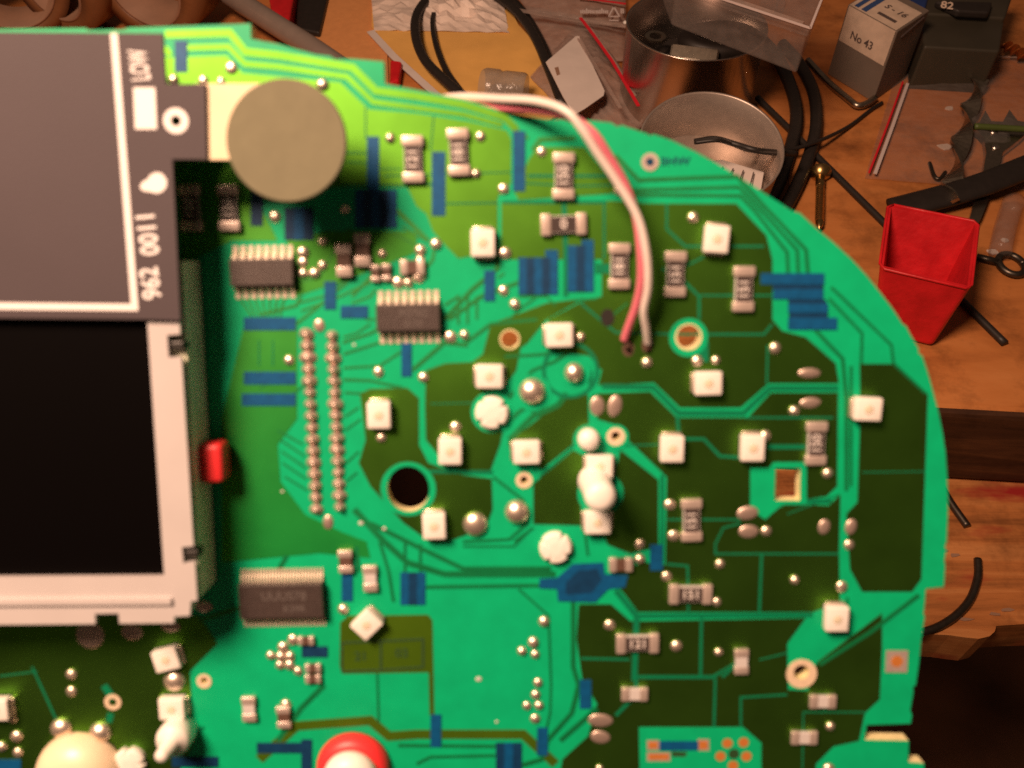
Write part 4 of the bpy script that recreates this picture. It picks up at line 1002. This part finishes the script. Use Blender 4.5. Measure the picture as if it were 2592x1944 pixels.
# spiral flat drill bit
def spiral(pts, wdt, turns, m, nm, label):
    path = catmull(pts, 10); V, F = [], []; n = len(path); tk = 1.0
    for i, p in enumerate(path):
        t = (path[min(i+1, n-1)]-path[max(i-1, 0)]).normalized(); s = t.cross(Vector((0, 0, 1))).normalized(); u = s.cross(t)
        a = turns*2*math.pi*i/n; d = s*math.cos(a)+u*math.sin(a); e = -s*math.sin(a)+u*math.cos(a)
        for x, y in ((-1, -1), (1, -1), (1, 1), (-1, 1)): V.append(p + d*x*wdt/2 + e*y*tk)
    for i in range(n-1):
        for j in range(4): F.append((i*4+j, i*4+(j+1) % 4, i*4+4+(j+1) % 4, i*4+4+j))
    F += [(3, 2, 1, 0), tuple((n-1)*4+j for j in range(4))]
    return thing_mesh(nm, pydata(V, F), M[m], label, "drill bit")
spiral([D(2115, 170, 10), D(2100, 215, 10), D(2085, 265, 10), D(2070, 330, 10), D(2055, 400, 10), D(2050, 440, 10)], 13, 1.9, "zinc", "spiral_drill_bit", "long twisted steel drill bit beside the steel cutter")
spiral([D(2168, 98, 9), D(2190, 108, 9), D(2216, 122, 9), D(2250, 140, 9)], 9, 2.5, "orange", "copper_drill_bit", "short coppery twist bit at the upper right corner")
cut = [(2100, 272), (2116, 264), (2128, 240), (2141, 263), (2166, 264), (2180, 238), (2198, 262), (2236, 268), (2205, 300), (2166, 330), (2148, 400), (2120, 470), (2100, 505), (2086, 498), (2104, 440), (2122, 380), (2130, 330), (2126, 300)]
p = D(2150, 300, 0.5)
tool = root_at("steel_cutter", (p.x, p.y, 0.5), "flat steel cutter with a toothed head under the bits bag's film", "cutter")
me = prism([ground_poly(cut, 6)], 2, 6.5)
part_at("blade", me, M["zinc"], tool, Vector((p.x, p.y, 0.5)))
for x, y in ((2146, 285), (2150, 318)):
    o = new_obj("rivet", dome(3.2, 1.8, 16, 4), M["steel"], tool, True); o.location = D(x, y, 6.4) - Vector((p.x, p.y, 0.5))
cable("green_bar", [(2105, 273, 10), (2160, 276, 10), (2240, 281, 10)], 2.2, "green", "dull green bar lying across the steel cutter's head", "bar")
for nm, x, y, lab in (("hook_screw", 2030, 385, "small dark hook screw under the zip bag's film"),):
    cable(nm, [(2008, 352, 3), (2018, 380, 3), (2030, 386, 3), (2042, 372, 3)], 1.3, "darksteel", lab, "hook")
cable("black_strap", [(1930, 452, 6), (1985, 438, 8), (2060, 418, 10), (2140, 392, 12), (2240, 352, 14), (2330, 318, 14)], 9.5, "rubber", "broad black strap running behind the red bin", "strap", n=14, flat=0.45)
# glassy tube under the strap
p = D(2165, 470, 4)
cable("clear_vial", [(2190, 435, 7), (2172, 490, 7), (2160, 545, 6)], 6.5, "clearbox", "clear plastic vial between the strap and the red bin", "vial", n=16)

# red tapered bin
bt = [D(2245, 516, 62), D(2475, 561, 62), D(2457, 727, 62), D(2226, 674, 62)]
def from_src(x, y, z): return D(x/F2, y/F2, z)
BH = 46.0
TL, TR, BR, BL = from_src(2248, 516, BH), from_src(2478, 562, BH), from_src(2458, 733, BH), from_src(2226, 678, BH)
ctr = (TL+TR+BR+BL)/4
fb = from_src(2362, 884, 0.5)
root = root_at("red_bin", (ctr.x, ctr.y, 0), "red tapered plastic bin lying open beside the board's curved edge", "bin")
def bin_mesh():
    top = [TL, TR, BR, BL]
    low = []
    for i, t in enumerate(top):
        s = 0.70
        low.append(Vector((ctr.x + (t.x-ctr.x)*s, ctr.y + (t.y-ctr.y)*s, 0.5)))
    # the foot is drawn toward the front corner
    sh = fb - low[2]; sh = Vector((sh.x*0.9, sh.y*0.9, 0))
    low = [l + sh for l in low]
    def ins(P, d, z):
        c = sum(P, Vector((0, 0, 0)))/4
        return [p + (c-p).normalized()*d*1.4 + Vector((0, 0, z)) for p in P]
    ti, li = ins(top, 2.2, 0), ins(low, 2.4, 2.5)
    V = top + low + ti + li; F = []
    for i in range(4):
        j = (i+1) % 4
        F += [(i, 4+i, 4+j, j), (8+i, 8+j, 12+j, 12+i), (i, j, 8+j, 8+i)]
    F += [(4, 7, 6, 5), (12, 13, 14, 15)]
    me = pydata([v - Vector((ctr.x, ctr.y, 0)) for v in V], F)
    bm = bmesh.new(); bm.from_mesh(me); bmesh.ops.recalc_face_normals(bm, faces=bm.faces)
    ed = [e for e in bm.edges if all(v.index < 8 for v in e.verts) and not all(v.index < 4 for v in e.verts)]
    bmesh.ops.bevel(bm, geom=ed, offset=3.0, segments=4, affect='EDGES', profile=0.5)
    bm.to_mesh(me); bm.free(); return me
new_obj("shell", bin_mesh(), M["binred"], root, False)
rim = [TL, TR, BR, BL, TL]
rp_ = []
for i in range(4):
    a, b = rim[i], rim[i+1]
    rp_ += [a.lerp(b, 0.06), a.lerp(b, 0.5), a.lerp(b, 0.94)]
rp_.append(rp_[0])
new_obj("rim", tube([p - Vector((ctr.x, ctr.y, 0)) for p in rp_], 0.8, 8), M["binred"], root, True)

# rods, cables, hooks and wires
cable("thin_rod", [(1636, 211, 4), (1733, 306, 3), (1871, 443, 2.5), (1985, 556, 2.2), (2084, 656, 2.2), (2171, 742, 2.2)], 2.2, "rubber", "long thin black rod passing under the red bin", "rod")
cable("black_cable", [(1640, 80, 5), (1680, 125, 5), (1712, 200, 5), (1720, 262, 5), (1705, 330, 5), (1680, 400, 5), (1640, 470, 5)], 4.5, "rubber", "thick black cable curving beside the brushed tin", "cable", n=12)
cable("black_cable", [(1690, 95, 5), (1725, 135, 5), (1757, 200, 5), (1763, 270, 5), (1750, 330, 5), (1722, 400, 5), (1690, 460, 5)], 4.3, "rubber", "thick black cable nearest the small carton", "cable", n=12)
cable("steel_loop", [(1745, 130, 4), (1790, 178, 4), (1835, 216, 4), (1852, 228, 4), (1872, 224, 4), (1890, 212, 4)], 2.4, "zinc", "bent grey steel loop in front of the small carton", "loop")
cable("thin_wire", [(1500, 308, 44), (1560, 304, 46), (1620, 325, 30), (1690, 326, 14), (1760, 308, 11), (1830, 275, 3), (1880, 238, 2), (1905, 222, 2)], 1.3, "rubber", "thin dark wire reaching from the brushed tin to the carton", "wire")
cable("dark_cable", [(1500, 306, 41), (1545, 300, 42.5), (1590, 312, 42), (1640, 326, 42), (1720, 332, 30)], 1.9, "rubber", "short black cable lying across the brushed tin's rim", "cable")
p = D(1770, 395, 0)
scw = root_at("countersunk_screw", (p.x, p.y, 4), "countersunk brass-coloured screw lying beside the black cables", "screw")
q1 = D(1770, 480, 4); dirn = (q1 - D(1772, 385, 4)).normalized()
L = (q1 - D(1772, 385, 4)).length
rot = dirn.to_track_quat('Z', 'Y').to_euler()
for nm, pr in (("head", [(0.01, 0), (7.0, 0), (7.0, 0.8), (3.0, 6)]), ("shank", [(3.0, 5.5), (3.0, 14), (2.6, 16), (2.4, L*1.2), (0.01, L*1.2+5)])):
    o = new_obj(nm, lathe(pr, 20), M["brass"], scw, True); o.rotation_euler = rot; o.location = D(1772, 372, 5) - Vector((p.x, p.y, 4))
th = []
for i in range(130):
    a = i*0.9; z = 15 + i*0.28*1.0
    if z > L*1.2: break
    th.append(Vector((2.7*math.cos(a), 2.7*math.sin(a), z)))
o = new_obj("thread", tube(th, 0.35, 5), M["brass"], scw); o.rotation_euler = rot; o.location = D(1772, 372, 5) - Vector((p.x, p.y, 4))
# eye screw
p = D(2185, 571, 3)
eye = root_at("eye_screw", (p.x, p.y, 0.5), "dark steel eye screw poking out behind the red bin", "eye screw")
re = (D(2211, 571, 3)-p).length
ring = [Vector((re*math.cos(a), re*1.25*math.sin(a), 2.5)) for a in [i*2*math.pi/36 for i in range(37)]]
new_obj("eye", tube(ring, 2.1, 10), M["darksteel"], eye, True)
new_obj("shank", tube([Vector((-re, 2, 2.5)), D(2110, 555, 3)-Vector((p.x, p.y, 0.5))], 2.2, 10), M["darksteel"], eye, True)
# on the front plank
pz = pl_z
def on_plank(pts, r): return catmull([D(x, y, pz + r) for x, y in pts], 8)
thing_mesh("wire_stub", tube(on_plank([(2035, 1055), (2058, 1092), (2090, 1137)], 2.1), 2.1, 10), M["darksteel"], "short straight grey wire stub on the front plank", "wire", smooth=True)
thing_mesh("bent_wire", tube(on_plank([(2112, 1208), (2112, 1245), (2098, 1290), (2070, 1325), (2030, 1352), (1985, 1368)], 2.1), 2.1, 10), M["darksteel"], "curved grey wire hanging over the front plank", "wire", smooth=True)
rnd = random.Random(11)
chips = [(2062, 1200), (2152, 1328), (2040, 1190), (2172, 1318), (2085, 1338)]
for i, (x, y) in enumerate(chips):
    p = D(x, y, pz); n = 6
    c = [(p.x + rnd.uniform(1, 3.2)*math.cos(k)*1.5, p.y + rnd.uniform(0.6, 1.6)*math.sin(k)) for k in [j*2*math.pi/n for j in range(n)]]
    thing_mesh("plaster_chip", prism([c], pz, pz+0.5), M["core"], "pale flat chip stuck to the worn front plank", "chip", "pale chips on the front plank")
for i, (x, y, s) in enumerate([(2050, 235, 3), (2145, 545, 3), (2170, 520, 2.5), (2040, 318, 4), (1990, 700, 2)]):
    p = D(x, y, 0.2)
    c = [(p.x + rnd.uniform(.6, 1)*s*math.cos(k)*1.4, p.y + rnd.uniform(.6, 1)*s*math.sin(k)) for k in [j*2*math.pi/7 for j in range(7)]]
    thing_mesh("sawdust_chip", prism([c], 0.2, 1.0), M["paper"], "tiny pale chip lying on the workbench", "chip", "pale chips on the workbench")

# upper left: tape rolls, rod, red things
def roll(x, y, r, ri, wd, rz, label, tilt=90):
    p = D(x, y, 0); o = root_at("tape_roll", (p.x, p.y, r if tilt else 0.3), label, "tape roll", "rolls at the back of the bench")
    new_obj("tape", lathe([(ri+2, 0), (r, 0), (r, wd), (ri+2, wd), (ri+2, 0)], 48, False), M["tape"], o, True)
    new_obj("core", lathe([(ri, -0.3), (ri+2, -0.3), (ri+2, wd+0.3), (ri, wd+0.3), (ri, -0.3)], 48, False), M["core"], o, True)
    o.rotation_euler = (R(tilt), 0, rz); return o
roll(65, 45, 42, 30, 34, R(20), "brown tape roll standing at the far left corner")
roll(205, 40, 42, 28, 30, R(-25), "brown tape roll standing in the middle of the three rolls")
roll(400, 40, 44, 30, 38, R(-18), "brown tape roll standing next to the grey rod")
cable("grey_rod", [(450, -40, 24), (590, 50, 20), (672, 102, 17), (760, 162, 14)], 8.0, "rod", "smooth pale grey rod leaning behind the board's top edge", "rod", n=16)
me = obox("r", [(575, -40), (640, -40), (622, 60), (588, 40)], 16, 0.2, None)
thing_mesh("red_block", me, M["binred"], "dark red plastic block behind the grey rod", "block")
me = obox("r", [(640, -60), (720, -60), (690, 70), (640, 60)], 6, 0.2, None)
thing_mesh("black_case", me, M["rubber"], "black case lying right of the grey rod", "case")
me = obox("r", [(843, 128), (868, 132), (862, 172), (842, 178)], 9, 0.2, None)
thing_mesh("red_tab", me, M["binred"], "small red tab between the board's notch and the envelope", "tab")
me = prism([ground_poly([(62, 70), (84, 28), (98, 70)], 4)], 0.3, 4)
thing_mesh("paper_scrap", me, M["paper"], "little cream paper triangle in front of the leftmost roll", "paper")
